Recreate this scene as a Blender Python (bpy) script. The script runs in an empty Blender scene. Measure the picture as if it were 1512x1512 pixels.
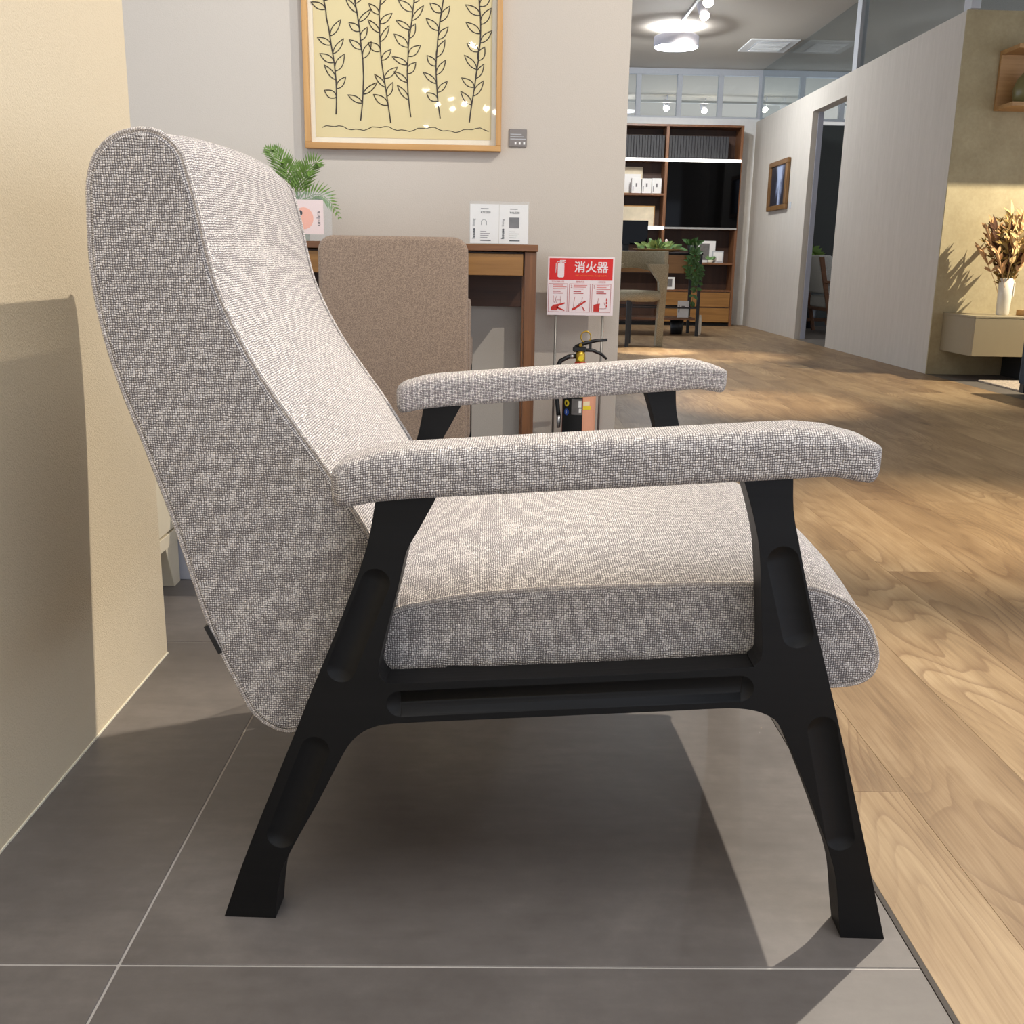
import bpy, bmesh, math, random
from mathutils import Vector, Matrix, noise
random.seed(7)
SC = bpy.context.scene
COL = SC.collection
PI = math.pi
R = math.radians

# ------------------------------------------------------------------ camera, world, lights, exposure
cam_d = bpy.data.cameras.new('camera')
cam_d.sensor_width = 36.0
cam_d.lens = 1490.0 / 1512.0 * 36.0
cam_d.clip_start = 0.02
cam_d.clip_end = 100
cam = bpy.data.objects.new('camera', cam_d)
COL.objects.link(cam)
def cam_matrix(yaw, pitch, roll, h):
    cy, sy, cp, sp = math.cos(yaw), math.sin(yaw), math.cos(pitch), math.sin(pitch)
    f = Vector((sy * cp, cy * cp, -sp)); r = Vector((cy, -sy, 0)); d = f.cross(r).normalized()
    c, s = math.cos(roll), math.sin(roll)
    r2 = c * r + s * d; d2 = -s * r + c * d
    up = -d2; back = -f
    m = Matrix(((r2.x, up.x, back.x, 0), (r2.y, up.y, back.y, 0), (r2.z, up.z, back.z, h), (0, 0, 0, 1)))
    return m
cam.matrix_world = cam_matrix(R(1.05), R(14.0), R(-1.0), 0.71)
SC.camera = cam

SC.view_settings.view_transform = 'Standard'
SC.view_settings.look = 'None'
SC.view_settings.exposure = 1.5
SC.view_settings.gamma = 1.0
SC.view_settings.use_curve_mapping = False
SC.cycles.use_denoising = True
SC.cycles.max_bounces = 8
SC.cycles.caustics_reflective = False
SC.cycles.caustics_refractive = False

world = bpy.data.worlds.new('showroom_air')
SC.world = world
world.use_nodes = True
bg = world.node_tree.nodes['Background']
bg.inputs[0].default_value = (0.80, 0.87, 1.0, 1)
bg.inputs[1].default_value = 0.64

WARM = (1.0, 0.84, 0.62)
WARM2 = (1.0, 0.90, 0.76)
COOL = (0.92, 0.96, 1.0)
def spot(name, loc, target, power, angle, blend=0.6, color=WARM, radius=0.03):
    l = bpy.data.lights.new(name, 'SPOT')
    l.energy = power; l.spot_size = R(angle); l.spot_blend = blend
    l.color = color; l.shadow_soft_size = radius
    o = bpy.data.objects.new(name, l); COL.objects.link(o)
    o.location = loc
    o.rotation_euler = (Vector(target) - Vector(loc)).to_track_quat('-Z', 'Y').to_euler()
    return o
def area(name, loc, target, power, sx, sy, color=COOL):
    l = bpy.data.lights.new(name, 'AREA')
    l.energy = power; l.shape = 'RECTANGLE'; l.size = sx; l.size_y = sy; l.color = color
    o = bpy.data.objects.new(name, l); COL.objects.link(o)
    o.location = loc
    o.rotation_euler = (Vector(target) - Vector(loc)).to_track_quat('-Z', 'Y').to_euler()
    return o
CEIL = 2.86
spot('spot_key', (1.44, 2.71, 2.80), (0.42, 0.95, 0.1), 135, 44, 0.6, WARM2, 0.018)
spot('spot_side', (2.2, 3.12, 2.80), (-0.5, 1.6, 1.2), 135, 39, 0.3, WARM2, 0.016)
spot('spot_floor_near', (1.75, 2.2, 2.80), (1.36, 2.75, 0.0), 150, 32, 1.0, WARM, 0.04)
spot('spot_floor_middle', (1.6, 5.1, 2.80), (1.4, 5.3, 0.0), 140, 30, 1.0, WARM, 0.04)
spot('spot_floor_far', (1.6, 8.0, 2.80), (1.8, 8.1, 0.0), 130, 30, 1.0, WARM, 0.04)
spot('spot_far_chair', (1.3, 7.6, 2.80), (1.28, 8.4, 0.0), 300, 16, 0.6, WARM2, 0.02)
spot('spot_picture', (1.65, 1.8, 2.80), (-0.35, 3.6, 1.15), 66, 58, 0.9, (1.0, 0.93, 0.84), 0.012)
spot('spot_left_wall', (0.2, 1.9, 2.80), (-0.95, 3.6, 1.35), 30, 52, 1.0, COOL, 0.03)
spot('spot_bay', (4.6, 5.85, 2.40), (3.3, 6.9, 0.6), 205, 84, 0.6, (1.0, 0.90, 0.70), 0.004)
spot('spot_bookshelf', (1.7, 9.6, 2.75), (1.9, 12.1, 1.0), 34, 70, 0.9, WARM2, 0.03)
spot('spot_corridor', (1.4, 9.6, 2.75), (2.96, 10.9, 1.2), 14, 80, 1.0, COOL, 0.03)
area('overhead_fill', (-0.3, 0.15, 2.84), (-0.3, 0.15, 0.0), 30, 3.0, 1.8, (0.9, 0.94, 1.0))  # soft fill added overhead to lift the shaded floor, no real fitting

# ------------------------------------------------------------------ material helpers
def srgb(r, g, b):
    def f(c):
        c /= 255.0
        return c / 12.92 if c <= 0.04045 else ((c + 0.055) / 1.055) ** 2.4
    return (f(r), f(g), f(b), 1)
class NT:
    def __init__(self, name):
        self.m = bpy.data.materials.new(name); self.m.use_nodes = True
        self.t = self.m.node_tree; self.b = self.t.nodes['Principled BSDF']
    def n(self, kind, **kw):
        nd = self.t.nodes.new(kind)
        for k, v in kw.items():
            if k == 'ins':
                for i, val in v.items():
                    if hasattr(val, 'is_output'): self.t.links.new(val, nd.inputs[i])
                    else: nd.inputs[i].default_value = val
            else: setattr(nd, k, v)
        return nd
    def math(self, op, a, b=0.0, c=None):
        ins = {0: a, 1: b}
        if c is not None: ins[2] = c
        return self.n('ShaderNodeMath', operation=op, ins=ins).outputs[0]
    def mix(self, fac, a, b, mode='MIX'):
        nd = self.n('ShaderNodeMix', data_type='RGBA', blend_type=mode)
        for i, v in ((0, fac), (6, a), (7, b)):
            if hasattr(v, 'is_output'): self.t.links.new(v, nd.inputs[i])
            else: nd.inputs[i].default_value = v
        return nd.outputs[2]
    def ramp(self, fac, stops):
        nd = self.n('ShaderNodeValToRGB', ins={0: fac})
        cr = nd.color_ramp
        while len(cr.elements) < len(stops): cr.elements.new(0.5)
        for e, (p, c) in zip(cr.elements, stops):
            e.position = p; e.color = c if len(c) == 4 else (*c, 1)
        return nd.outputs[0]
    def set(self, i, v):
        if hasattr(v, 'is_output'): self.t.links.new(v, self.b.inputs[i])
        else: self.b.inputs[i].default_value = v
    def bump(self, h, dist, strength=1.0):
        nd = self.n('ShaderNodeBump', ins={'Height': h, 'Distance': dist, 'Strength': strength})
        self.t.links.new(nd.outputs[0], self.b.inputs['Normal'])
    def noise(self, vec, scale, detail=3.0, rough=0.5, dist=0.0):
        return self.n('ShaderNodeTexNoise', ins={'Vector': vec, 'Scale': scale, 'Detail': detail, 'Roughness': rough, 'Distortion': dist})
    def coord(self, out='Object'):
        return self.n('ShaderNodeTexCoord').outputs[out]
    def scaled(self, vec, s):
        return self.n('ShaderNodeVectorMath', operation='MULTIPLY', ins={0: vec, 1: s}).outputs[0]
def plain(name, col, rough=0.6, metal=0.0, noise_amt=0.06, nscale=30.0, bump=0.0, spec=0.5):
    k = NT(name)
    nz = k.noise(k.coord(), nscale, 4.0)
    lo = tuple(c * (1 - noise_amt) for c in col[:3]) + (1,); hi = tuple(min(1, c * (1 + noise_amt)) for c in col[:3]) + (1,)
    k.set('Base Color', k.mix(nz.outputs[0], lo, hi)); k.set('Roughness', rough); k.set('Metallic', metal)
    k.set('Specular IOR Level', spec)
    if bump: k.bump(nz.outputs[0], bump)
    return k.m
def weave(name, dark, light, pitch, depth, rough=0.92):
    k = NT(name)
    uv = k.coord('UV')
    base = k.scaled(uv, (1 / pitch, 1 / pitch, 1))
    dn = k.noise(base, 0.22, 2.0)
    off = k.n('ShaderNodeVectorMath', operation='SUBTRACT', ins={0: dn.outputs['Color'], 1: (0.5, 0.5, 0.5)}).outputs[0]
    off = k.scaled(off, (1.4, 1.4, 0))
    v = k.n('ShaderNodeVectorMath', operation='ADD', ins={0: base, 1: off}).outputs[0]
    s = k.n('ShaderNodeSeparateXYZ', ins={0: v})
    X, Y = s.outputs[0], s.outputs[1]
    ix, iy = k.math('FLOOR', X), k.math('FLOOR', Y)
    fx = k.math('SUBTRACT', k.math('FRACT', X), 0.5); fy = k.math('SUBTRACT', k.math('FRACT', Y), 0.5)
    par = k.math('FLOORED_MODULO', k.math('ADD', ix, iy), 2.0)
    cx = k.math('COSINE', k.math('MULTIPLY', fx, PI)); cy = k.math('COSINE', k.math('MULTIPLY', fy, PI))
    ha = k.math('MULTIPLY', k.math('POWER', cx, 1.5), k.math('POWER', cy, 0.35))
    hb = k.math('MULTIPLY', k.math('POWER', cx, 0.35), k.math('POWER', cy, 1.5))
    hm = k.n('ShaderNodeMix', data_type='FLOAT', ins={0: par, 2: ha, 3: hb}).outputs[0]
    cell = k.n('ShaderNodeCombineXYZ', ins={0: ix, 1: iy}).outputs[0]
    wn = k.n('ShaderNodeTexWhiteNoise', noise_dimensions='2D', ins={'Vector': cell}).outputs['Value']
    mel = k.noise(k.scaled(uv, (260, 60, 1)), 1.0, 3.0).outputs[0]
    g = k.math('ADD', k.math('MULTIPLY', wn, 0.62), k.math('MULTIPLY', mel, 0.38))
    hm = k.math('MULTIPLY', hm, k.math('ADD', 0.72, k.math('MULTIPLY', wn, 0.4)))
    col = k.mix(k.n('ShaderNodeMapRange', ins={0: hm, 1: 0.05, 2: 0.75, 3: 0.0, 4: 1.0}).outputs[0], dark, k.mix(g, tuple(c * 0.62 for c in light[:3]) + (1,), tuple(min(1, c * 1.36) for c in light[:3]) + (1,)))
    k.set('Base Color', col); k.set('Roughness', rough); k.set('Sheen Weight', 0.15); k.set('Specular IOR Level', 0.15)
    k.bump(hm, depth, 0.9)
    return k.m
def wood(name, c1, c2, scale=1.0, rough=0.45, axis=0):
    k = NT(name)
    co = k.coord()
    rnd = k.n('ShaderNodeObjectInfo').outputs['Random']
    co = k.n('ShaderNodeVectorMath', operation='ADD', ins={0: co, 1: k.scaled(k.n('ShaderNodeCombineXYZ', ins={0: rnd, 1: rnd, 2: rnd}).outputs[0], (17, 31, 23))}).outputs[0]
    st = [22.0 * scale] * 3; st[axis] = 1.6 * scale
    n1 = k.noise(k.scaled(co, tuple(st)), 1.0, 5.0, 0.6, 0.6).outputs[0]
    st2 = [160.0 * scale] * 3; st2[axis] = 5.0 * scale
    n2 = k.noise(k.scaled(co, tuple(st2)), 1.0, 2.0).outputs[0]
    f = k.math('ADD', k.math('MULTIPLY', n1, 0.75), k.math('MULTIPLY', n2, 0.25))
    k.set('Base Color', k.ramp(f, [(0.3, c1), (0.7, c2)])); k.set('Roughness', rough)
    k.bump(n2, 0.0004, 0.4)
    return k.m
def emit(name, col, s):
    k = NT(name); k.set('Base Color', col); k.set('Emission Color', col); k.set('Emission Strength', s)
    return k.m
def glass(name, tint=(1, 1, 1, 1), base=0.04, rough=0.02):
    k = NT(name)
    tr = k.n('ShaderNodeBsdfTransparent', ins={0: tint}); gl = k.n('ShaderNodeBsdfGlossy', ins={0: (1, 1, 1, 1), 1: rough})
    lw = k.n('ShaderNodeLayerWeight', ins={0: 0.5}).outputs['Facing']
    fr = k.math('ADD', 0.022, k.math('MULTIPLY', k.math('POWER', lw, 4.5), 0.5))
    mx = k.n('ShaderNodeMixShader', ins={0: fr, 1: tr.outputs[0], 2: gl.outputs[0]})
    k.t.links.new(mx.outputs[0], k.t.nodes['Material Output'].inputs['Surface'])
    return k.m

M = {}
M['weave'] = weave('grey_basket_weave', srgb(90, 84, 86), srgb(220, 213, 209), 0.0025, 0.0009)
M['welt'] = weave('grey_welt_cord', srgb(140, 132, 128), srgb(222, 213, 206), 0.0024, 0.0006)
M['taupe'] = weave('taupe_upholstery', srgb(120, 103, 91), srgb(184, 160, 138), 0.0022, 0.0003)
M['far_fabric'] = weave('sage_upholstery', srgb(150, 140, 118), srgb(196, 186, 160), 0.004, 0.0004)
M['cushion'] = weave('pale_cushion_cloth', srgb(150, 150, 145), srgb(205, 204, 198), 0.004, 0.0004)
M['navy'] = weave('navy_upholstery', srgb(30, 38, 48), srgb(58, 70, 84), 0.004, 0.0004)
M['black_wood'] = wood('black_stained_wood', srgb(9, 9, 11), srgb(17, 17, 18), 1.0, 0.5)
M['black_wood'].node_tree.nodes['Principled BSDF'].inputs['Specular IOR Level'].default_value = 0.28
M['black_metal'] = plain('black_metal', srgb(22, 22, 23), 0.4, 0.0)
M['black_plastic'] = plain('black_plastic', srgb(26, 26, 28), 0.45)
M['wall_beige'] = plain('warm_white_wallpaper', srgb(198, 189, 177), 0.85, 0, 0.03, 240, 0.0006, 0.3)
M['panel'] = plain('cream_textured_board', srgb(214, 199, 172), 0.8, 0, 0.03, 420, 0.0009, 0.3)
M['panel_trim'] = plain('pale_cream_edging', srgb(244, 236, 214), 0.5)
M['white_paint'] = plain('white_paint', srgb(226, 226, 224), 0.7)
M['grey_paint'] = plain('grey_white_paint', srgb(186, 188, 192), 0.7)
M['board'] = plain('pale_blue_grey_board', srgb(168, 170, 182), 0.7)
M['ceiling'] = plain('ceiling_plaster', srgb(176, 168, 156), 0.9, 0, 0.02, 60)
M['far_room'] = plain('far_room_plaster', srgb(225, 224, 214), 0.9)
M['cabinet'] = plain('cream_lacquer', srgb(216, 204, 178), 0.5)
M['bayfloor'] = plain('dark_grey_floor', srgb(98, 90, 82), 0.6, 0, 0.15, 14)
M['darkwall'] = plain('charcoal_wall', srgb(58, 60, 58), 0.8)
M['walnut'] = wood('walnut_veneer', srgb(92, 58, 34), srgb(146, 98, 60), 1.0, 0.4)
M['walnut_v'] = wood('walnut_veneer_upright', srgb(92, 58, 34), srgb(146, 98, 60), 1.0, 0.4, 2)
M['walnut_dark'] = wood('dark_walnut_veneer', srgb(58, 36, 24), srgb(84, 54, 36), 1.0, 0.45)
M['honey'] = wood('honey_veneer', srgb(128, 88, 42), srgb(164, 118, 62), 1.0, 0.4)
M['shelfwood'] = wood('cherry_veneer', srgb(100, 64, 40), srgb(140, 94, 60), 0.6, 0.4, 2)
M['shelfback'] = wood('dark_cherry_back', srgb(60, 38, 28), srgb(82, 54, 38), 0.6, 0.5, 2)
M['frame_oak'] = wood('pale_oak_frame', srgb(176, 128, 72), srgb(206, 160, 100), 1.0, 0.45)
M['frame_oak_v'] = wood('pale_oak_frame_upright', srgb(176, 128, 72), srgb(206, 160, 100), 1.0, 0.45, 2)
M['oak_box'] = wood('oak_box', srgb(160, 118, 70), srgb(190, 148, 96), 1.0, 0.5)
M['old_frame'] = wood('brown_gilded_frame', srgb(96, 66, 32), srgb(136, 98, 54), 2.0, 0.5, 2)
M['mat'] = plain('cream_mount_board', srgb(240, 232, 214), 0.9)
M['paper'] = plain('cream_drawing_paper', srgb(226, 208, 160), 0.9, 0, 0.02, 40)
M['ink'] = plain('dark_brown_ink', srgb(48, 36, 30), 0.8)
M['white_card'] = plain('white_card', srgb(238, 236, 233), 0.7, 0, 0.01)
M['print_grey'] = plain('grey_print', srgb(120, 116, 116), 0.8)
M['print_dark'] = plain('dark_print', srgb(50, 48, 48), 0.8)
M['print_black'] = plain('black_print', srgb(20, 20, 20), 0.8)
M['red'] = plain('sign_red', srgb(214, 24, 16), 0.45, 0, 0.01)
M['pink'] = plain('sign_pink', srgb(214, 130, 126), 0.6, 0, 0.01)
M['maroon'] = plain('sign_maroon', srgb(180, 74, 74), 0.6, 0, 0.01)
M['red_dark'] = plain('sign_red_drawing', srgb(196, 44, 34), 0.6, 0, 0.01)
M['orange_print'] = plain('orange_print', srgb(236, 120, 40), 0.6, 0, 0.01)
M['sign_white'] = plain('sign_white', srgb(236, 222, 222), 0.45, 0, 0.01)
M['pale_pink'] = plain('pale_pink_print', srgb(238, 214, 208), 0.7, 0, 0.01)
M['salmon'] = plain('salmon_print', srgb(244, 176, 152), 0.7, 0, 0.01)
M['rod'] = plain('grey_steel_rod', srgb(150, 146, 138), 0.4, 0.6)
M['plate'] = plain('grey_caption_plate', srgb(128, 122, 118), 0.5, 0.2)
M['steel'] = plain('brushed_steel', srgb(196, 196, 196), 0.3, 0.9)
M['brass'] = plain('brass', srgb(196, 160, 60), 0.35, 0.8)
M['extinguisher'] = plain('extinguisher_enamel', srgb(196, 60, 36), 0.35)
M['yellow'] = plain('yellow_print', srgb(236, 210, 40), 0.5)
M['blue'] = plain('blue_print', srgb(40, 84, 180), 0.5)
M['peach'] = plain('peach_print', srgb(232, 164, 130), 0.5)
M['cream_print'] = plain('cream_print', srgb(240, 222, 180), 0.5)
M['acrylic'] = glass('clear_acrylic', (0.985, 0.985, 0.98, 1))
M['frame_glass'] = glass('picture_glass', (0.98, 0.98, 0.97, 1))
M['pane'] = glass('window_glass', (0.86, 0.89, 0.90, 1))
M['pane_far'] = glass('far_window_glass', (0.93, 0.95, 0.94, 1))
M['black_glass'] = plain('black_glass', srgb(4, 4, 5), 0.05, spec=0.12)
M['binder'] = plain('charcoal_binder', srgb(52, 52, 55), 0.6)
M['led'] = emit('led_strip', (1.0, 0.97, 0.92, 1), 1.2)
M['alu'] = plain('aluminium_strip', srgb(176, 174, 170), 0.35, 0.5)
M['lamp'] = emit('lamp_disc', (0.93, 0.96, 1.0, 1), 9.0)
M['bulb'] = emit('spot_bulb', (1.0, 0.92, 0.75, 1), 22.0)
M['lampbody'] = plain('white_lamp_drum', srgb(214, 214, 226), 0.5)
M['leaf'] = plain('green_leaf', srgb(98, 128, 52), 0.5, 0, 0.35, 25)
M['leaf_pale'] = plain('pale_green_leaf', srgb(150, 176, 100), 0.5, 0, 0.3, 25)
M['leaf_dark'] = plain('dark_green_leaf', srgb(62, 98, 42), 0.45, 0, 0.35, 25)
M['leaf_mid'] = plain('sage_green_leaf', srgb(112, 150, 92), 0.5, 0, 0.3, 25)
M['stem'] = plain('green_stem', srgb(74, 92, 40), 0.6)
M['dry_stem'] = plain('dried_stem', srgb(86, 50, 24), 0.8)
M['dry_a'] = plain('dried_bract', srgb(204, 158, 108), 0.8, 0, 0.2, 40)
M['dry_b'] = plain('dried_straw', srgb(222, 190, 130), 0.8, 0, 0.2, 40)
M['dry_c'] = plain('dried_olive', srgb(150, 122, 60), 0.8, 0, 0.2, 40)
M['ceramic'] = plain('white_ceramic', srgb(226, 218, 200), 0.35)
M['pot'] = plain('grey_green_pot', srgb(150, 156, 138), 0.6)
M['bottle'] = plain('olive_glaze', srgb(120, 112, 72), 0.3)
M['taupe_lacquer'] = plain('taupe_lacquer', srgb(150, 136, 108), 0.5, 0, 0.02)
M['rug'] = weave('pale_rug', srgb(150, 130, 112), srgb(208, 192, 172), 0.012, 0.002)
M['photo_dark'] = plain('dark_photo', srgb(110, 106, 104), 0.6, 0, 0.5, 30)
M['photo_light'] = plain('light_photo', srgb(222, 208, 180), 0.5, 0, 0.25, 12)
M['brown_leg'] = wood('brown_lounge_wood', srgb(92, 58, 36), srgb(120, 80, 50), 1.0, 0.5)

def wallpaper_vertical():
    k = NT('grey_linen_wallpaper')
    co = k.coord()
    n1 = k.noise(k.scaled(co, (26, 26, 2.2)), 1.0, 4.0, 0.6).outputs[0]
    n2 = k.noise(k.scaled(co, (160, 160, 10)), 1.0, 2.0).outputs[0]
    f = k.math('ADD', k.math('MULTIPLY', n1, 0.5), k.math('MULTIPLY', n2, 0.5))
    k.set('Base Color', k.ramp(f, [(0.3, srgb(194, 186, 174)), (0.7, srgb(207, 199, 188))])); k.set('Roughness', 0.85)
    return k.m
M['linen'] = wallpaper_vertical()
def plaster():
    k = NT('warm_clay_plaster')
    co = k.coord()
    n1 = k.noise(co, 5.0, 6.0, 0.65).outputs[0]; n2 = k.noise(co, 60.0, 3.0).outputs[0]
    f = k.math('ADD', k.math('MULTIPLY', n1, 0.7), k.math('MULTIPLY', n2, 0.3))
    k.set('Base Color', k.ramp(f, [(0.3, srgb(160, 145, 112)), (0.7, srgb(182, 168, 134))])); k.set('Roughness', 0.9)
    k.bump(n2, 0.001, 0.5)
    return k.m
M['plaster'] = plaster()
def tile_mat():
    k = NT('grey_porcelain_tile')
    co = k.coord()
    rnd = k.n('ShaderNodeObjectInfo').outputs['Random']
    rv = k.scaled(k.n('ShaderNodeCombineXYZ', ins={0: rnd, 1: rnd, 2: rnd}).outputs[0], (19, 37, 5))
    co = k.n('ShaderNodeVectorMath', operation='ADD', ins={0: co, 1: rv}).outputs[0]
    n1 = k.noise(co, 3.2, 6.0, 0.62, 0.4).outputs[0]
    n2 = k.noise(co, 34.0, 5.0, 0.7).outputs[0]
    n3 = k.noise(k.scaled(co, (14, 60, 14)), 1.0, 3.0).outputs[0]
    f = k.math('ADD', k.math('MULTIPLY', n1, 0.55), k.math('ADD', k.math('MULTIPLY', n2, 0.25), k.math('MULTIPLY', n3, 0.2)))
    k.set('Base Color', k.ramp(f, [(0.32, srgb(92, 86, 82)), (0.5, srgb(106, 100, 96)), (0.68, srgb(124, 117, 112))]))
    k.set('Roughness', k.math('ADD', 0.38, k.math('MULTIPLY', n2, 0.14)))
    k.bump(n2, 0.0003, 0.4)
    return k.m
M['tile'] = tile_mat()
M['grout'] = plain('pale_grout', srgb(186, 180, 174), 0.9, 0, 0.08, 200)
M['strip'] = plain('dark_edge_strip', srgb(52, 43, 37), 0.6, 0.0)
def plank_mat():
    k = NT('oak_plank')
    co = k.coord()
    info = k.n('ShaderNodeObjectInfo'); rnd = info.outputs['Random']
    r2 = k.n('ShaderNodeTexWhiteNoise', noise_dimensions='1D', ins={'W': k.math('MULTIPLY', rnd, 917.0)}).outputs['Color']
    off = k.scaled(r2, (7.0, 43.0, 11.0))
    p = k.n('ShaderNodeVectorMath', operation='ADD', ins={0: co, 1: off}).outputs[0]
    # growth rings: iso-lines of a slow field give cathedral arches
    fld = k.noise(k.scaled(p, (4.6, 0.85, 1)), 1.0, 1.5, 0.4, 0.35).outputs[0]
    wob = k.noise(k.scaled(p, (30, 9, 1)), 1.0, 2.0).outputs[0]
    ph = k.math('ADD', k.math('MULTIPLY', fld, 30.0), k.math('MULTIPLY', wob, 0.55))
    fr = k.math('FRACT', ph)
    line = k.math('MULTIPLY', k.math('POWER', fr, 4.0), k.math('SUBTRACT', 1.0, k.math('POWER', fr, 24.0)))
    # where the rings show
    msk = k.noise(k.scaled(p, (3.0, 0.9, 1)), 1.3, 2.0).outputs[0]
    msk = k.n('ShaderNodeMapRange', ins={0: msk, 1: 0.42, 2: 0.6, 3: 0.08, 4: 0.95}).outputs[0]
    line = k.math('MULTIPLY', line, msk)
    grain = k.noise(k.scaled(p, (190, 5.5, 1)), 1.0, 4.0, 0.65).outputs[0]
    cloud = k.noise(k.scaled(p, (9, 2.2, 1)), 1.0, 4.0, 0.55, 0.8).outputs[0]
    tone = k.math('ADD', k.math('MULTIPLY', cloud, 0.62), k.math('MULTIPLY', grain, 0.38))
    base = k.ramp(tone, [(0.34, srgb(128, 105, 79)), (0.5, srgb(160, 135, 103)), (0.66, srgb(182, 159, 127))])
    base = k.mix(line, base, srgb(120, 92, 66))
    base = k.mix(0.5, base, base)
    # knots
    vr = k.n('ShaderNodeTexVoronoi', ins={'Vector': k.scaled(p, (5.2, 2.1, 1)), 'Scale': 1.0})
    kn = k.n('ShaderNodeMapRange', ins={0: vr.outputs['Distance'], 1: 0.02, 2: 0.17, 3: 1.0, 4: 0.0}).outputs[0]
    pick = k.math('GREATER_THAN', k.n('ShaderNodeSeparateColor', ins={0: vr.outputs['Color']}).outputs[0], 0.5)
    base = k.mix(k.math('MULTIPLY', k.math('MULTIPLY', kn, pick), 0.75), base, srgb(84, 60, 42))
    # each board has its own tint
    tint = k.mix(rnd, srgb(222, 214, 206), srgb(255, 252, 246))
    base = k.mix(1.0, base, tint, 'MULTIPLY')
    k.set('Base Color', base); k.set('Roughness', k.math('ADD', 0.42, k.math('MULTIPLY', grain, 0.12)))
    k.set('Specular IOR Level', 0.4)
    k.bump(grain, 0.0004, 0.35)
    return k.m
M['plank'] = plank_mat()

# ------------------------------------------------------------------ geometry helpers
class MB:
    def __init__(self): self.v = []; self.f = []; self.uv = []; self.s = []
    def face(self, idx, uvs=None, smooth=False):
        self.f.append(tuple(idx)); self.uv.append(uvs); self.s.append(smooth)
    def add(self, verts): 
        b = len(self.v); self.v.extend([tuple(p) for p in verts]); return b
    def box(self, x0, x1, y0, y1, z0, z1):
        b = self.add([(x0, y0, z0), (x1, y0, z0), (x1, y1, z0), (x0, y1, z0), (x0, y0, z1), (x1, y0, z1), (x1, y1, z1), (x0, y1, z1)])
        for q in ((3, 2, 1, 0), (4, 5, 6, 7), (0, 1, 5, 4), (1, 2, 6, 5), (2, 3, 7, 6), (3, 0, 4, 7)):
            self.face([b + i for i in q])
        return self
    def hexa(self, pts):
        b = self.add(pts)
        for q in ((3, 2, 1, 0), (4, 5, 6, 7), (0, 1, 5, 4), (1, 2, 6, 5), (2, 3, 7, 6), (3, 0, 4, 7)):
            self.face([b + i for i in q])
        return self
    def prism(self, poly, axis, a, b_):
        """extrude a 2-D polygon along axis (0 x: poly=(y,z), 1 y: poly=(x,z), 2 z: poly=(x,y))"""
        def P(p, t): return (t, p[0], p[1]) if axis == 0 else ((p[0], t, p[1]) if axis == 1 else (p[0], p[1], t))
        n = len(poly); i0 = self.add([P(p, a) for p in poly]); i1 = self.add([P(p, b_) for p in poly])
        self.face([i0 + i for i in reversed(range(n))]); self.face([i1 + i for i in range(n)])
        for i in range(n):
            j = (i + 1) % n; self.face([i0 + i, i0 + j, i1 + j, i1 + i])
        return self
    def lathe(self, prof, c=(0, 0, 0), n=24, cap=True):
        rings = []
        for r, z in prof:
            rings.append(self.add([(c[0] + r * math.cos(2 * PI * i / n), c[1] + r * math.sin(2 * PI * i / n), c[2] + z) for i in range(n)]))
        for a, b in zip(rings, rings[1:]):
            for i in range(n):
                j = (i + 1) % n; self.face([a + i, a + j, b + j, b + i], smooth=True)
        if cap:
            self.face([rings[0] + i for i in reversed(range(n))]); self.face([rings[-1] + i for i in range(n)])
        return self
    def tube(self, pts, rad, n=8, closed=False, uvscale=True):
        pts = [Vector(p) for p in pts]; m = len(pts); rings = []; acc = 0.0; arcs = []
        prev = None
        for i, p in enumerate(pts):
            a = pts[(i - 1) % m] if (closed or i > 0) else p
            b = pts[(i + 1) % m] if (closed or i < m - 1) else p
            t = (b - a).normalized()
            if prev is None:
                ref = Vector((0, 0, 1)) if abs(t.z) < 0.9 else Vector((1, 0, 0))
                u = t.cross(ref).normalized()
            else:
                u = (prev - t * prev.dot(t)).normalized()
            prev = u; w = t.cross(u)
            r = rad[i] if isinstance(rad, (list, tuple)) else rad
            rings.append(self.add([p + u * (r * math.cos(2 * PI * k / n)) + w * (r * math.sin(2 * PI * k / n)) for k in range(n)]))
            if i: acc += (p - pts[i - 1]).length
            arcs.append(acc)
        R0 = rad if not isinstance(rad, (list, tuple)) else rad[0]
        segs = range(m if closed else m - 1)
        for i in segs:
            a, b = rings[i], rings[(i + 1) % m]
            s0 = arcs[i]; s1 = arcs[i + 1] if i + 1 < m else acc + (pts[0] - pts[-1]).length
            for k in range(n):
                j = (k + 1) % n
                uv = [(s0, k * R0 * 2 * PI / n), (s0, (k + 1) * R0 * 2 * PI / n), (s1, (k + 1) * R0 * 2 * PI / n), (s1, k * R0 * 2 * PI / n)]
                self.face([a + k, a + j, b + j, b + k], uv, True)
        if not closed:
            self.face([rings[0] + i for i in reversed(range(n))]); self.face([rings[-1] + i for i in range(n)])
        return self
    def cyl(self, a, b, r, n=16): return self.tube([a, b], r, n)
    def ball(self, c, rx, ry, rz, nu=12, nv=8):
        prof = []
        rings = []
        for j in range(1, nv):
            t = PI * j / nv
            rings.append(self.add([(c[0] + rx * math.sin(t) * math.cos(2 * PI * i / nu), c[1] + ry * math.sin(t) * math.sin(2 * PI * i / nu), c[2] - rz * math.cos(t)) for i in range(nu)]))
        bt = self.add([(c[0], c[1], c[2] - rz)]); tp = self.add([(c[0], c[1], c[2] + rz)])
        for a, b in zip(rings, rings[1:]):
            for i in range(nu):
                j = (i + 1) % nu; self.face([a + i, a + j, b + j, b + i], smooth=True)
        for i in range(nu):
            j = (i + 1) % nu
            self.face([bt, rings[0] + j, rings[0] + i], smooth=True); self.face([tp, rings[-1] + i, rings[-1] + j], smooth=True)
        return self
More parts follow.
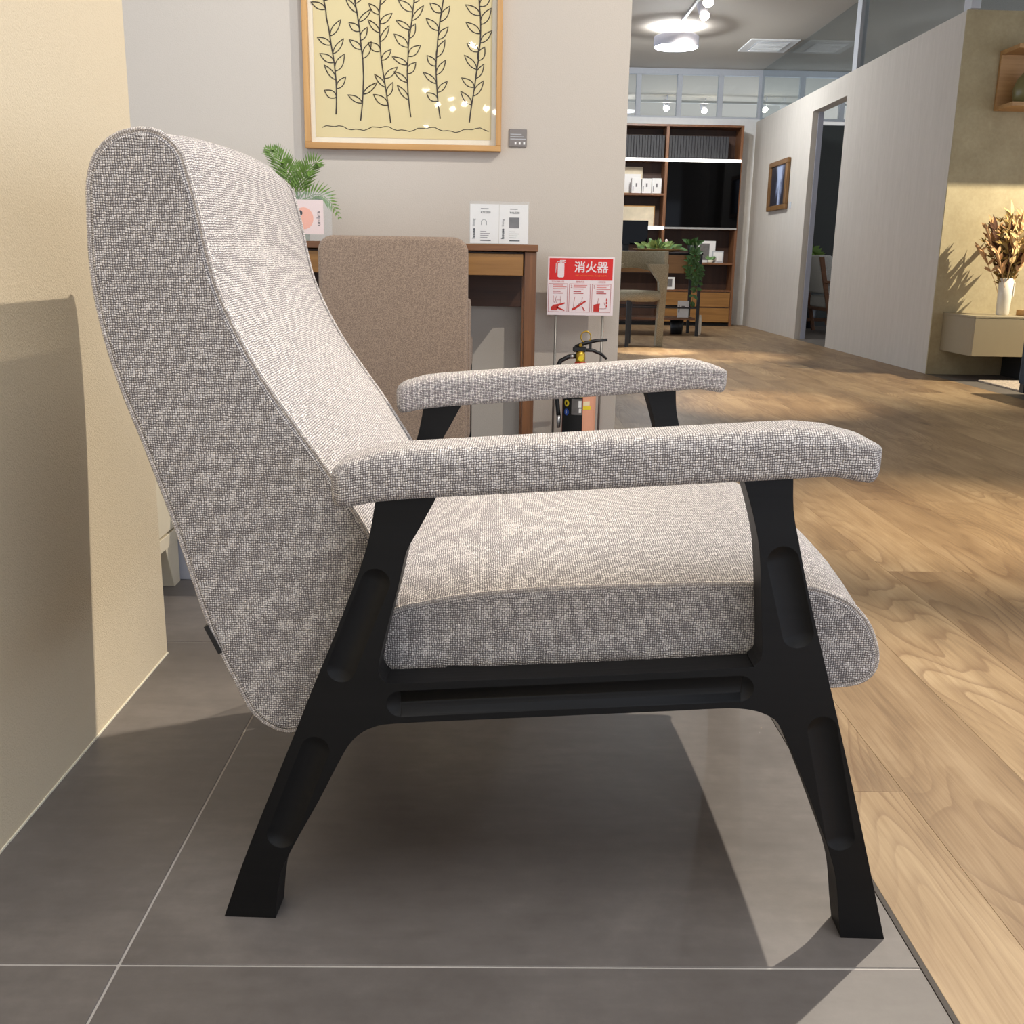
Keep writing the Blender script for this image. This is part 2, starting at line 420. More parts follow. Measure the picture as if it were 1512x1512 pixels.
    def build(self, name, mat, parent=None, loc=None, bevel=0.0, seg=2):
        me = bpy.data.meshes.new(name)
        me.from_pydata(self.v, [], self.f)
        if any(u is not None for u in self.uv):
            ul = me.uv_layers.new(name='UVMap'); d = ul.data; li = 0
            for f, u in zip(self.f, self.uv):
                for k in range(len(f)):
                    if u is not None: d[li].uv = u[k]
                    li += 1
        for p, s in zip(me.polygons, self.s): p.use_smooth = s
        if bevel > 0:
            bm = bmesh.new(); bm.from_mesh(me)
            es = [e for e in bm.edges if len(e.link_faces) == 2 and e.calc_face_angle(0) > R(28)]
            bmesh.ops.bevel(bm, geom=es, offset=bevel, segments=seg, profile=0.6, affect='EDGES', clamp_overlap=True)
            bm.to_mesh(me); bm.free()
        m = M[mat] if isinstance(mat, str) else mat
        me.materials.append(m)
        o = bpy.data.objects.new(name, me); COL.objects.link(o)
        if parent is not None: o.parent = parent
        if loc is not None: o.location = loc
        return o
def boxuv(o):
    """metric box UVs so a weave sits at true size"""
    me = o.data
    ul = me.uv_layers.get('UVMap') or me.uv_layers.new(name='UVMap')
    for p in me.polygons:
        n = p.normal; ax = max(range(3), key=lambda i: abs(n[i]))
        for li in p.loop_indices:
            c = me.vertices[me.loops[li].vertex_index].co
            ul.data[li].uv = (c[1], c[2]) if ax == 0 else ((c[0], c[2]) if ax == 1 else (c[0], c[1]))
def empty(name, loc=(0, 0, 0), rz=0.0):
    o = bpy.data.objects.new(name, None); o.empty_display_size = 0.1; COL.objects.link(o)
    o.location = loc; o.rotation_euler = (0, 0, rz); return o
def tag(o, label, cat, group=None, kind=None):
    o['label'] = label; o['category'] = cat
    if group: o['group'] = group
    if kind: o['kind'] = kind
    return o
def thing(name, label, cat, loc=(0, 0, 0), rz=0.0, group=None):
    return tag(empty(name, loc, rz), label, cat, group)
def struct(o, label=None, cat=None):
    o['kind'] = 'structure'
    if label: o['label'] = label
    if cat: o['category'] = cat
    return o
def copy_tree(o, parent=None):
    c = o.copy(); COL.objects.link(c)
    if parent is not None: c.parent = parent
    for ch in list(o.children): copy_tree(ch, c)
    return c
def bx(name, mat, parent, x0, x1, y0, y1, z0, z1, bevel=0.0015):
    """box part with its own origin at its centre"""
    c = ((x0 + x1) / 2, (y0 + y1) / 2, (z0 + z1) / 2)
    return MB().box(x0 - c[0], x1 - c[0], y0 - c[1], y1 - c[1], z0 - c[2], z1 - c[2]).build(name, mat, parent, c, bevel, 1)
def text(body, name, mat, parent, loc, size, rot=(PI / 2, 0, 0), align='CENTER', xscale=1.0, bold=0.0):
    cu = bpy.data.curves.new(name, 'FONT'); cu.body = body; cu.size = size; cu.align_x = align; cu.align_y = 'CENTER'
    cu.extrude = 0.0003; cu.offset = bold; cu.resolution_u = 3
    t = bpy.data.objects.new(name, cu); COL.objects.link(t)
    bpy.context.view_layer.update()
    me = bpy.data.meshes.new_from_object(t.evaluated_get(bpy.context.evaluated_depsgraph_get()))
    bpy.data.objects.remove(t); bpy.data.curves.remove(cu)
    me.name = name; me.materials.clear(); me.materials.append(M[mat])
    o = bpy.data.objects.new(name, me); COL.objects.link(o)
    o.parent = parent; o.location = loc; o.rotation_euler = rot; o.scale = (xscale, 1, 1)
    return o
def catmull_open(p, k):
    out = []
    for i in range(len(p) - 1):
        p0 = p[i - 1] if i else p[i]; p1 = p[i]; p2 = p[i + 1]; p3 = p[i + 2] if i + 2 < len(p) else p[i + 1]
        for j in range(k):
            t = j / k
            out.append(tuple(0.5 * ((2 * b) + (-a + c) * t + (2 * a - 5 * b + 4 * c - d) * t * t + (-a + 3 * b - 3 * c + d) * t ** 3) for a, b, c, d in zip(p0, p1, p2, p3)))
    out.append(tuple(p[-1])); return out
def catmull_closed(p, k):
    n = len(p); out = []
    for i in range(n):
        p0, p1, p2, p3 = p[i - 1], p[i], p[(i + 1) % n], p[(i + 2) % n]
        for j in range(k):
            t = j / k
            out.append(tuple(0.5 * ((2 * b) + (-a + c) * t + (2 * a - 5 * b + 4 * c - d) * t * t + (-a + 3 * b - 3 * c + d) * t ** 3) for a, b, c, d in zip(p0, p1, p2, p3)))
    return out
def resample_closed(p, m):
    q = p + [p[0]]; L = [0.0]
    for a, b in zip(q, q[1:]): L.append(L[-1] + math.dist(a, b))
    out = []; j = 0
    for i in range(m):
        s = L[-1] * i / m
        while L[j + 1] < s: j += 1
        t = (s - L[j]) / max(1e-9, L[j + 1] - L[j])
        out.append(tuple(a + (b - a) * t for a, b in zip(q[j], q[j + 1])))
    return out
def area2(p): return sum(a[0] * b[1] - b[0] * a[1] for a, b in zip(p, p[1:] + p[:1])) / 2
def normals2(p):
    n = len(p); out = []
    for i in range(n):
        a, b = p[i - 1], p[(i + 1) % n]; dx, dz = b[0] - a[0], b[1] - a[1]; l = math.hypot(dx, dz) or 1
        out.append((dz / l, -dx / l))
    return out

# ------------------------------------------------------------------ floor, walls, ceiling
fl = struct(empty('floor'), 'dark grey porcelain tile floor with pale grout under the armchair', 'floor')
bx('grout', 'grout', fl, -3.1, 0.4515, -1.8, 3.75, -0.02, -0.0012, 0)
TX = [-3.08, -2.18, -1.28, -0.38, 0.4515]; TY = [-1.799, -0.899, 0.0, 0.9, 1.8, 2.7, 3.6]
G = 0.0014
tile_meshes = {}
for i in range(len(TX) - 1):
    for j in range(len(TY) - 1):
        x0, x1 = TX[i] + G, TX[i + 1] - (G if i < len(TX) - 2 else 0); y0, y1 = TY[j] + G, TY[j + 1] - G
        key = (round(x1 - x0, 3), round(y1 - y0, 3)); c = ((x0 + x1) / 2, (y0 + y1) / 2, -0.006)
        if key not in tile_meshes:
            o = MB().box(-(x1 - x0) / 2, (x1 - x0) / 2, -(y1 - y0) / 2, (y1 - y0) / 2, -0.006, 0.006).build('tile', 'tile', fl, c, 0.0008, 1)
            tile_meshes[key] = o.data
        else:
            o = bpy.data.objects.new('tile', tile_meshes[key]); COL.objects.link(o); o.parent = fl; o.location = c
bx('edge_strip', 'strip', fl, 0.4515, 0.458, -1.8, 3.62, -0.02, 0.0006, 0.0004)

fw = struct(empty('floor'), 'pale oak plank floor running back along the aisle', 'floor')
bx('underlay', 'walnut', fw, 0.458, 2.96, -0.8, 12.3, -0.03, -0.0062, 0)
PW = 0.186; PL = 1.31
plank_mesh = {}
def plank(x0, x1, yc, L):
    key = (round(x1 - x0, 3), round(L, 3))
    g = 0.00015
    c = ((x0 + x1) / 2, yc, -0.003)
    if key not in plank_mesh:
        w = (x1 - x0) / 2 - g; l = L / 2 - g
        o = MB().box(-w, w, -l, l, -0.003, 0.003).build('plank', 'plank', fw, c, 0.0004, 1)
        plank_mesh[key] = o.data
    else:
        o = bpy.data.objects.new('plank', plank_mesh[key]); COL.objects.link(o); o.parent = fw; o.location = c
edges = [0.458, 0.576] + [0.576 + PW * k for k in range(1, 14)]
edges = [e for e in edges if e < 2.95] + [2.96]
joint = {0: 1.263, 1: 0.62, 2: 2.489, 3: 2.308, 4: 1.75, 5: 3.05}
for i in range(len(edges) - 1):
    y = joint.get(i, random.uniform(0.5, 1.8))
    while y > -0.8: y -= PL
    y += PL
    first = True
    while y < 12.29:
        L = min(PL, 12.3 - y)
        plank(edges[i], edges[i + 1], y + L / 2, L); y += PL
fb = struct(bx('floor', 'bayfloor', None, 2.96, 7.0, 2.5, 12.3, -0.03, 0.0, 0), 'dark grey floor of the display bay on the right', 'floor')
struct(bx('floor', 'bayfloor', None, -4.0, 0.458, 3.62, 20, -0.03, -0.001, 0), 'floor hidden behind the beige wall', 'floor')

wl = struct(empty('wall_left'), 'cream textured partition board at the left carrying the armchair shadow', 'partition')
bx('board', 'panel', wl, -0.66, -0.595, -1.2, 1.741, 0.0, 2.6, 0.0006)
bx('edging', 'panel_trim', wl, -0.597, -0.5935, -1.2, 1.7415, 0.0005, 0.0035, 0)
wb = struct(empty('wall_back'), 'warm white wall carrying the framed drawing above the writing desk', 'wall')
bx('board', 'wall_beige', wb, -3.0, 0.43, 3.6, 3.75, 0.0, CEIL, 0.001)
WH = 2.30
wr = struct(empty('wall_right'), 'grey linen-papered corridor wall with the doorway', 'wall')
m = MB()
bx('panel', 'linen', wr, 2.96, 3.06, 6.946, 9.15, 0.0, WH, 0)
bx('panel', 'linen', wr, 2.96, 3.06, 10.11, 12.3, 0.0, WH, 0)
bx('lintel', 'linen', wr, 2.96, 3.06, 9.15, 10.11, 2.12, WH, 0)
bx('door_jamb', 'board', wr, 3.015, 3.062, 10.1, 10.11, 0.0, 2.12, 0)
wbay = struct(bx('wall_right', 'plaster', None, 2.96, 6.6, 6.931, 6.945, 0.0, WH, 0), 'clay plaster bay wall lit behind the dried flowers', 'wall')
wf = struct(bx('wall_far', 'white_paint', None, 0.2, 3.06, 12.3, 12.42, 0.0, 2.33, 0), 'white far wall behind the tall bookshelf', 'wall')
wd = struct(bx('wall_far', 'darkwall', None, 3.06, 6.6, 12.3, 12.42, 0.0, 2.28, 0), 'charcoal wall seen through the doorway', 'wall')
ce = struct(bx('ceiling', 'ceiling', None, -6.0, 8.0, -14.0, 22.0, CEIL, CEIL + 0.1, 0), 'plain plaster ceiling', 'ceiling')
struct(bx('wall_end', 'far_room', None, -4.0, 8.0, 19.5, 19.6, 0, CEIL, 0), 'pale wall of the room beyond the far glazing', 'wall')
struct(bx('light_blocker_1', 'white_paint', None, 3.32, 6.4, 6.05, 6.09, 2.185, CEIL, 0), 'unseen beam added to cast the straight shade line on the bay wall', 'beam')  # out-of-view blocker, added to cut the bay spot along a straight edge

# glazing above the far wall
w1 = struct(empty('window_1'), 'row of clerestory panes above the far bookshelf wall', 'window')
bx('rail', 'grey_paint', w1, 0.2, 6.6, 12.32, 12.38, 2.795, CEIL, 0.002)
bx('rail', 'grey_paint', w1, 0.2, 6.6, 12.32, 12.38, 2.33, 2.352, 0.002)
mx = [1.589 - 0.47, 1.589, 2.058, 2.53, 2.998, 3.47, 3.94, 4.41]
for x in mx: bx('mullion', 'grey_paint', w1, x - 0.028, x + 0.028, 12.32, 12.38, 2.352, 2.795, 0.002)
for a, b in zip(mx, mx[1:]): bx('pane', 'pane_far', w1, a + 0.028, b - 0.028, 12.346, 12.352, 2.352, 2.795, 0)
# glazing above the corridor wall
w2 = struct(empty('window_2'), 'clear glazing with slim white posts above the corridor wall', 'window')
for y in (9.05, 6.95): bx('post', 'grey_paint', w2, 2.965, 3.025, y - 0.055, y + 0.055, WH, CEIL, 0.002)
bx('pane', 'pane', w2, 2.992, 2.998, 7.005, 8.995, WH, CEIL, 0)
bx('pane', 'pane', w2, 2.992, 2.998, 9.105, 12.3, WH, CEIL, 0)
w3 = struct(empty('window_3'), 'clear glazing above the plaster bay wall', 'window')
bx('pane', 'pane', w3, 3.03, 6.6, 6.975, 6.981, WH, CEIL, 0)

# ------------------------------------------------------------------ armchair
ARM = thing('armchair', 'large grey woven armchair with black wooden frame in the foreground', 'armchair', (0, 0, 0))
X0, Y0, YC, TOE = 0.07, 0.9635, 1.31, math.tan(R(2.6))
def near_y(u, off): return Y0 + off - TOE * u
def far_y(u, off): return 2 * YC - near_y(u, off)
def cushion(name, prof, off, crown, mat='weave', n=150):
    p = resample_closed(catmull_closed(prof, 6), n)
    if area2(p) < 0: p.reverse()
    nr = normals2(p)
    Ls = [0.0]
    for i in range(n): Ls.append(Ls[-1] + math.dist(p[i], p[(i + 1) % n]))
    m = MB(); rings = []; stat = []
    E = 0.005
    for s in (0.0, 0.12, 0.3, 0.6, 1.0): stat.append((E * s, E * (1 - math.sqrt(max(0, 1 - (1 - s) ** 2))) , 'n'))
    for s in [i / 14 for i in range(1, 14)]: stat.append((s, 0, 'm'))
    for s in (1.0, 0.6, 0.3, 0.12, 0.0): stat.append((E * s, E * (1 - math.sqrt(max(0, 1 - (1 - s) ** 2))), 'f'))
    for a, ins, kd in stat:
        pts = []
        for i in range(n):
            u, z = p[i]; nx, nz = nr[i]
            yn, yf = near_y(u, off), far_y(u, off)
            if kd == 'n': y = yn + a; d = -ins
            elif kd == 'f': y = yf - a; d = -ins
            else:
                y = yn + E + (yf - yn - 2 * E) * a
                d = crown(u, z, nx, nz) * (1 - abs(2 * a - 1) ** 2.6)
            pts.append((X0 + u + nx * d, y, z + nz * d))
        rings.append(m.add(pts))
    acc = 0.0
    for k, (a, b) in enumerate(zip(rings, rings[1:])):
        dv = (Vector(m.v[b]) - Vector(m.v[a])).length; acc2 = acc + dv
        for i in range(n):
            j = (i + 1) % n
            m.face([a + i, b + i, b + j, a + j], [(Ls[i], acc), (Ls[i], acc2), (Ls[i + 1], acc2), (Ls[i + 1], acc)], True)
        acc = acc2
    # side faces, softly domed
    for fy, sgn in ((near_y, -1), (far_y, 1)):
        q = [(p[i][0] - nr[i][0] * E * 0.99, p[i][1] - nr[i][1] * E * 0.99) for i in range(n)]
        i0 = m.add([(X0 + a, fy(a, off), b) for a, b in q])
        idx = list(range(n)) if sgn < 0 else list(reversed(range(n)))
        m.face([i0 + i for i in idx], [q[i] for i in idx], False)
    o = m.build(name, mat, ARM)
    bm = bmesh.new(); bm.from_mesh(o.data)
    bmesh.ops.triangulate(bm, faces=[f for f in bm.faces if len(f.verts) > 8]); bm.to_mesh(o.data); bm.free()
    for fy, sgn in ((near_y, -1), (far_y, 1)):
        pts = [(X0 + p[i][0] + nr[i][0] * 0.0008, fy(p[i][0], off) - sgn * 0.0035, p[i][1] + nr[i][1] * 0.0008) for i in range(n)]
        MB().tube(pts, 0.0028, 8, True).build('piping', 'welt', o)
    return o
BACK = [(-0.331, 0.217), (-0.344, 0.241), (-0.375, 0.316), (-0.407, 0.433), (-0.432, 0.514), (-0.453, 0.577), (-0.467, 0.634), (-0.474, 0.693), (-0.472, 0.763), (-0.469, 0.783), (-0.463, 0.8), (-0.453, 0.812), (-0.439, 0.821), (-0.424, 0.825), (-0.411, 0.826), (-0.398, 0.823), (-0.388, 0.816), (-0.379, 0.805), (-0.374, 0.787), (-0.367, 0.758), (-0.36, 0.718), (-0.351, 0.679), (-0.337, 0.643), (-0.319, 0.606), (-0.299, 0.573), (-0.277, 0.541), (-0.248, 0.499), (-0.223, 0.459), (-0.207, 0.433), (-0.188, 0.396), (-0.176, 0.36), (-0.175, 0.33), (-0.19, 0.295), (-0.25, 0.222), (-0.285, 0.200), (-0.309, 0.201)]
SEAT = [(-0.181, 0.34), (-0.136, 0.355), (-0.092, 0.364), (-0.035, 0.371), (0.015, 0.375), (0.121, 0.381), (0.199, 0.384), (0.255, 0.382), (0.284, 0.375), (0.308, 0.363), (0.325, 0.344), (0.335, 0.323), (0.339, 0.304), (0.336, 0.29), (0.326, 0.28), (0.308, 0.275), (0.285, 0.273), (0.2, 0.27), (0.055, 0.262), (-0.092, 0.254), (-0.178, 0.25), (-0.19, 0.268), (-0.188, 0.307)]
def crown_back(u, z, nx, nz): return 0.016 * max(0.0, min(1.0, nx * 1.2 + 0.25)) if z > 0.3 else 0.0
def crown_seat(u, z, nx, nz): return 0.022 * max(0.0, nz) * (1 if nz > 0 else 0) + 0.008 * max(0, nx)
back = cushion('backrest', BACK, 0.055, crown_back)
seat = cushion('seat', SEAT, 0.048, crown_seat)
# small black maker tab on the back edge
tb = MB().hexa([(-0.2935, 1.036, 0.2880), (-0.2895, 1.036, 0.2900), (-0.2895, 1.062, 0.2900), (-0.2935, 1.062, 0.2880), (-0.3075, 1.036, 0.3190), (-0.3035, 1.036, 0.3210), (-0.3035, 1.062, 0.3210), (-0.3075, 1.062, 0.3190)])
tb.build('fabric_tab', 'black_plastic', back).location = (-0.005, -0.002, 0.0)

OUT_SEGS = [
    [(-0.363, 0.0), (-0.306, 0.0)],
    [(-0.306, 0.0), (-0.304, 0.02), (-0.302, 0.036), (-0.297, 0.06), (-0.279, 0.098), (-0.253, 0.147), (-0.233, 0.188), (-0.22, 0.212), (-0.208, 0.225), (-0.194, 0.233), (-0.172, 0.238), (-0.089, 0.245), (0.017, 0.2535), (0.110, 0.261), (0.156, 0.265), (0.178, 0.2665), (0.198, 0.265), (0.214, 0.26), (0.226, 0.251), (0.24, 0.225), (0.26, 0.181), (0.279, 0.136), (0.291, 0.107), (0.3, 0.08), (0.305, 0.055), (0.309, 0.028), (0.314, 0.0)],
    [(0.314, 0.0), (0.361, 0.0)],
    [(0.361, 0.0), (0.338, 0.082), (0.318, 0.152), (0.299, 0.216), (0.28, 0.279), (0.262, 0.337), (0.244, 0.396), (0.231, 0.445), (0.223, 0.478), (0.22, 0.512)],
    [(0.22, 0.512), (0.172, 0.508)],
    [(0.172, 0.508), (0.184, 0.472), (0.193, 0.435), (0.199, 0.379), (0.203, 0.338), (0.203, 0.322), (0.196, 0.314), (0.184, 0.311), (0.05, 0.299), (-0.09, 0.289), (-0.17, 0.2835), (-0.181, 0.285), (-0.187, 0.293), (-0.187, 0.303), (-0.183, 0.322), (-0.174, 0.358), (-0.166, 0.388), (-0.158, 0.423), (-0.152, 0.436), (-0.143, 0.452), (-0.126, 0.484)],
    [(-0.126, 0.484), (-0.187, 0.481)],
    [(-0.187, 0.481), (-0.194, 0.442), (-0.203, 0.411), (-0.217, 0.373), (-0.236, 0.324), (-0.256, 0.276), (-0.275, 0.228), (-0.314, 0.132), (-0.341, 0.063), (-0.363, 0.0)],
]
TH = 0.038
def side_frame():
    poly = []
    for s in OUT_SEGS: poly += catmull_open(s, 3)[:-1] if len(s) > 2 else [s[0]]
    m = MB(); m.prism(poly, 1, 0.0, TH)
    o = m.build('side_frame', 'black_wood', None)
    bm = bmesh.new(); bm.from_mesh(o.data)
    bmesh.ops.recalc_face_normals(bm, faces=bm.faces)
    es = [e for e in bm.edges if e.calc_face_angle(0) > R(50) and abs(e.verts[0].co.y - e.verts[1].co.y) < 1e-5]
    bmesh.ops.bevel(bm, geom=es, offset=0.0035, segments=2, profile=0.6, affect='EDGES', clamp_overlap=True)
    bm.to_mesh(o.data); bm.free()
    # long scooped flutes cut by boolean with slim capsules
    cuts = []
    def capsule(a, b, hw):
        depth = 0.0052; r = (hw * hw + depth * depth) / (2 * depth); squash = 1.0; over = r - depth
        for yy in (-over, TH + over):
            me = MB(); A = Vector((a[0], 0, a[1])); B = Vector((b[0], 0, b[1])); d = (B - A).normalized(); s = Vector((0, 1, 0)).cross(d)
            nU, nV = 64, 48; L = (B - A).length
            rows = []
            for i in range(1, nV):
                t = -PI / 2 + PI * i / nV
                c = (A if i <= nV // 2 else B) + d * (r * math.sin(t))
                rr = r * math.cos(t)
                rows.append(me.add([c + s * (rr * math.cos(2 * PI * k / nU)) + Vector((0, rr * squash * math.sin(2 * PI * k / nU), 0)) for k in range(nU)]))
            e0 = me.add([A - d * r]); e1 = me.add([B + d * r])
            for p, q in zip(rows, rows[1:]):
                for k in range(nU): me.face([p + k, p + (k + 1) % nU, q + (k + 1) % nU, q + k], smooth=True)
            for k in range(nU):
                me.face([e0, rows[0] + (k + 1) % nU, rows[0] + k]); me.face([e1, rows[-1] + k, rows[-1] + (k + 1) % nU])
            c = me.build('cutter', 'black_wood', None, (0, yy, 0))
            b2 = bmesh.new(); b2.from_mesh(c.data); bmesh.ops.recalc_face_normals(b2, faces=b2.faces); b2.to_mesh(c.data); b2.free()
            cuts.append(c)
    capsule((-0.189, 0.392), (-0.226, 0.298), 0.0150)
    capsule((-0.256, 0.205), (-0.296, 0.103), 0.0155)
    capsule((0.217, 0.425), (0.238, 0.350), 0.0160)
    capsule((0.272, 0.245), (0.302, 0.122), 0.0155)
    capsule((-0.165, 0.2605), (0.184, 0.2885), 0.0145)
    for c in cuts:
        md = o.modifiers.new('cut', 'BOOLEAN'); md.operation = 'DIFFERENCE'; md.object = c; md.solver = 'EXACT'
    bpy.context.view_layer.update()
    me = bpy.data.meshes.new_from_object(o.evaluated_get(bpy.context.evaluated_depsgraph_get()))
    for c in cuts: bpy.data.objects.remove(c)
    bpy.data.objects.remove(o)
    return me
def slice_mesh(me, planes):
    bm = bmesh.new(); bm.from_mesh(me)
    for co, no in planes:
        r = bmesh.ops.bisect_plane(bm, geom=bm.verts[:] + bm.edges[:] + bm.faces[:], plane_co=co, plane_no=no, clear_outer=True)
        ed = [g for g in r['geom_cut'] if isinstance(g, bmesh.types.BMEdge)]
        if ed: bmesh.ops.contextual_create(bm, geom=ed)
    out = bpy.data.meshes.new('frame_piece'); bm.to_mesh(out); bm.free()
    out.materials.append(M['black_wood'])
    return out
FM = side_frame()
rear_me = slice_mesh(FM, [((-0.165, 0, 0.26), (1, 0, 0.0))])
# the rear leg is everything left of the rail joint, the front leg everything right of it
rear_me.name = 'leg_rear'
rail_me = slice_mesh(FM, [((-0.165, 0, 0.26), (-1, 0, 0)), ((0.186, 0, 0.28), (1, 0, 0)), ((0, 0, 0.325), (0, 0, 1)), ((0, 0, 0.235), (0, 0, -1))])
top_me = slice_mesh(FM, [((-0.165, 0, 0.26), (-1, 0, 0)), ((0.0, 0, 0), (1, 0, 0)), ((0, 0, 0.325), (0, 0, -1))])
foot_me = slice_mesh(FM, [((0.186, 0, 0.26), (-1, 0, 0))])
ftop_me = slice_mesh(FM, [((0.186, 0, 0.26), (1, 0, 0)), ((0.0, 0, 0), (-1, 0, 0)), ((0, 0, 0.325), (0, 0, -1))])
def joined(name, meshes):
    bm = bmesh.new()
    for q in meshes: bm.from_mesh(q)
    bmesh.ops.remove_doubles(bm, verts=bm.verts, dist=1e-5)
    out = bpy.data.meshes.new(name); bm.to_mesh(out); bm.free(); out.materials.append(M['black_wood']); return out
LEG_R = joined('leg', [rear_me, top_me]); LEG_F = joined('leg', [foot_me, ftop_me])
for sgn in (1, -1):
    if sgn > 0: mw = Matrix.Translation((X0, Y0, 0)) @ Matrix.Rotation(-R(2.6), 4, 'Z')
    else: mw = Matrix.Translation((X0, 2 * YC - Y0, 0)) @ Matrix.Rotation(R(2.6), 4, 'Z') @ Matrix.Translation((0, -TH, 0))
    for nm, me in (('leg', LEG_R), ('leg', LEG_F), ('side_rail', rail_me)):
        o = bpy.data.objects.new(nm, me); COL.objects.link(o); o.parent = ARM; o.matrix_local = mw
for u in (-0.10, 0.12):
    bx('cross_rail', 'black_wood', ARM, X0 + u - 0.02, X0 + u + 0.02, Y0 + 0.03, 2 * YC - Y0 - 0.03, 0.262, 0.285, 0.002)
def armrest(side):
    m = MB(); W2 = 0.04; rings = []; n = 48
    # rounded-rectangle section
    sec = []
    rc = 0.017; hw, hh = W2, 0.0235
    for k, (cx, cz) in enumerate(((hw - rc, hh - rc), (-(hw - rc), hh - rc), (-(hw - rc), -(hh - rc)), (hw - rc, -(hh - rc)))):
        for i in range(12):
            a = PI / 2 * k + PI / 2 * i / 11; rr = rc if k < 2 else rc * 0.55
            cz2 = cz if k < 2 else -(hh - rr); cx2 = cx if k < 2 else math.copysign(hw - rr, cx)
            sec.append((cx2 + rr * math.cos(a), cz2 + rr * math.sin(a)))
    n = len(sec)
    Lr = [0.0]
    for i in range(n): Lr.append(Lr[-1] + math.dist(sec[i], sec[(i + 1) % n]))
    st = []
    ua, ub = -0.2285, 0.3005; re = 0.014
    for i in range(7): t = i / 6 * PI / 2; st.append((ua + re * (1 - math.sin(t)) , re * (1 - math.cos(t)) if False else re * (1 - math.sin(t))))
    st = [(ua + re * (1 - math.cos(t)), re * (1 - math.sin(t))) for t in [i / 6 * PI / 2 for i in range(7)]]
    st += [(ua + re + (ub - ua - 2 * re) * i / 16, 0) for i in range(1, 16)]
    st += [(ub - re * (1 - math.cos(t)), re * (1 - math.sin(t))) for t in [PI / 2 - i / 6 * PI / 2 for i in range(7)]]
    acc = 0; prevu = None; arcs = []
    for u, ins in st:
        zc = 0.4945 + 0.0776 * u + 0.0235
        # the nose drops a little and wraps under the frame
        fr = max(0.0, (u - 0.215) / 0.085); rr_ = max(0.0, (-0.165 - u) / 0.06)
        drop_top = 0.021 * fr ** 2 + 0.012 * rr_ ** 2
        drop_bot = 0.012 * max(0.0, (u - 0.258) / 0.042) ** 1.3 + 0.007 * rr_ ** 1.5
        pts = []
        for a, b in sec:
            sa = (W2 - ins) / W2
            bb = b * (0.0235 - ins * 0.8) / 0.0235
            if bb > 0: bb += 0.002 * (1 - (a / W2) ** 2) - drop_top * (bb / 0.0235)
            else: bb -= drop_bot * (-bb / 0.0235)
            pts.append((u, a * sa, zc + bb))
        rings.append(m.add(pts))
        if prevu is not None: acc += abs(u - prevu) + 0.001
        prevu = u; arcs.append(acc)
    for k, (a, b) in enumerate(zip(rings, rings[1:])):
        for i in range(n):
            j = (i + 1) % n
            m.face([a + i, a + j, b + j, b + i], [(arcs[k], Lr[i]), (arcs[k], Lr[i + 1]), (arcs[k + 1], Lr[i + 1]), (arcs[k + 1], Lr[i])], True)
    i0 = m.add([m.v[rings[0] + i] for i in range(n)]); i1 = m.add([m.v[rings[-1] + i] for i in range(n)])
    m.face([i0 + i for i in reversed(range(n))], [(m.v[i0 + i][1], m.v[i0 + i][2]) for i in reversed(range(n))], True)
    m.face([i1 + i for i in range(n)], [(m.v[i1 + i][1], m.v[i1 + i][2]) for i in range(n)], True)
    o = m.build('armrest', 'weave', ARM)
    bm = bmesh.new(); bm.from_mesh(o.data); bmesh.ops.recalc_face_normals(bm, faces=bm.faces); bm.to_mesh(o.data); bm.free()
    off = 0.02
    if side > 0: o.matrix_local = Matrix.Translation((X0, Y0 + off, 0)) @ Matrix.Rotation(-R(2.6), 4, 'Z')
    else: o.matrix_local = Matrix.Translation((X0, 2 * YC - Y0 - off, 0)) @ Matrix.Rotation(R(2.6), 4, 'Z')
    # slim black support strip on the seat side of the pad
    q = MB(); y0, y1 = (0.0, 0.036)
    if side < 0: y0, y1 = -0.036, 0.0
    zb = lambda u: 0.4945 + 0.0776 * u
    q.hexa([(-0.195, y0, zb(-0.195) - 0.007), (0.255, y0, zb(0.255) - 0.007), (0.255, y1, zb(0.255) - 0.007), (-0.195, y1, zb(-0.195) - 0.007), (-0.195, y0, zb(-0.195) + 0.004), (0.255, y0, zb(0.255) + 0.004), (0.255, y1, zb(0.255) + 0.004), (-0.195, y1, zb(-0.195) + 0.004)])
    s = q.build('arm_support', 'black_wood', ARM, None, 0.001, 1); s.matrix_local = o.matrix_local
    return o
armrest(1); armrest(-1)

# ------------------------------------------------------------------ left: cabinet and board beyond the partition
t = thing('cabinet', 'cream lacquered cabinet on tapered feet behind the cream partition', 'cabinet')
bx('body', 'cabinet', t, -1.12, -0.702, 1.76, 2.168, 0.128, 0.74, 0.002)
bx('base_rail', 'cabinet', t, -1.12, -0.699, 1.76, 2.170, 0.098, 0.126, 0.001)
bx('door', 'cabinet', t, -0.702, -0.699, 1.77, 2.165, 0.132, 0.735, 0.001)
for sy in (0, 1):
    for sx in (0, 1):
        xa = -0.701 if sx == 0 else -1.10; ya, yb = (2.168, 2.128) if sy == 0 else (1.765, 1.805)
        s = 1 if sx == 0 else -1
        MB().hexa([(xa - s * 0.032, min(ya, yb), 0), (xa, min(ya, yb), 0), (xa, max(ya, yb), 0), (xa - s * 0.032, max(ya, yb), 0),
                   (xa - s * 0.05, (yb - 0.045 if sy == 0 else ya), 0.1), (xa, (yb - 0.045 if sy == 0 else ya), 0.1), (xa, (ya if sy == 0 else yb + 0.045), 0.1), (xa - s * 0.05, (ya if sy == 0 else yb + 0.045), 0.1)]).build('leg', 'cabinet', t, None, 0.001, 1)
tag(bx('low_panel', 'board', None, -0.86, -0.3, 2.176, 2.2, 0.0, 0.3, 0.002), 'low pale blue-grey panel just behind the cream cabinet foot', 'panel')

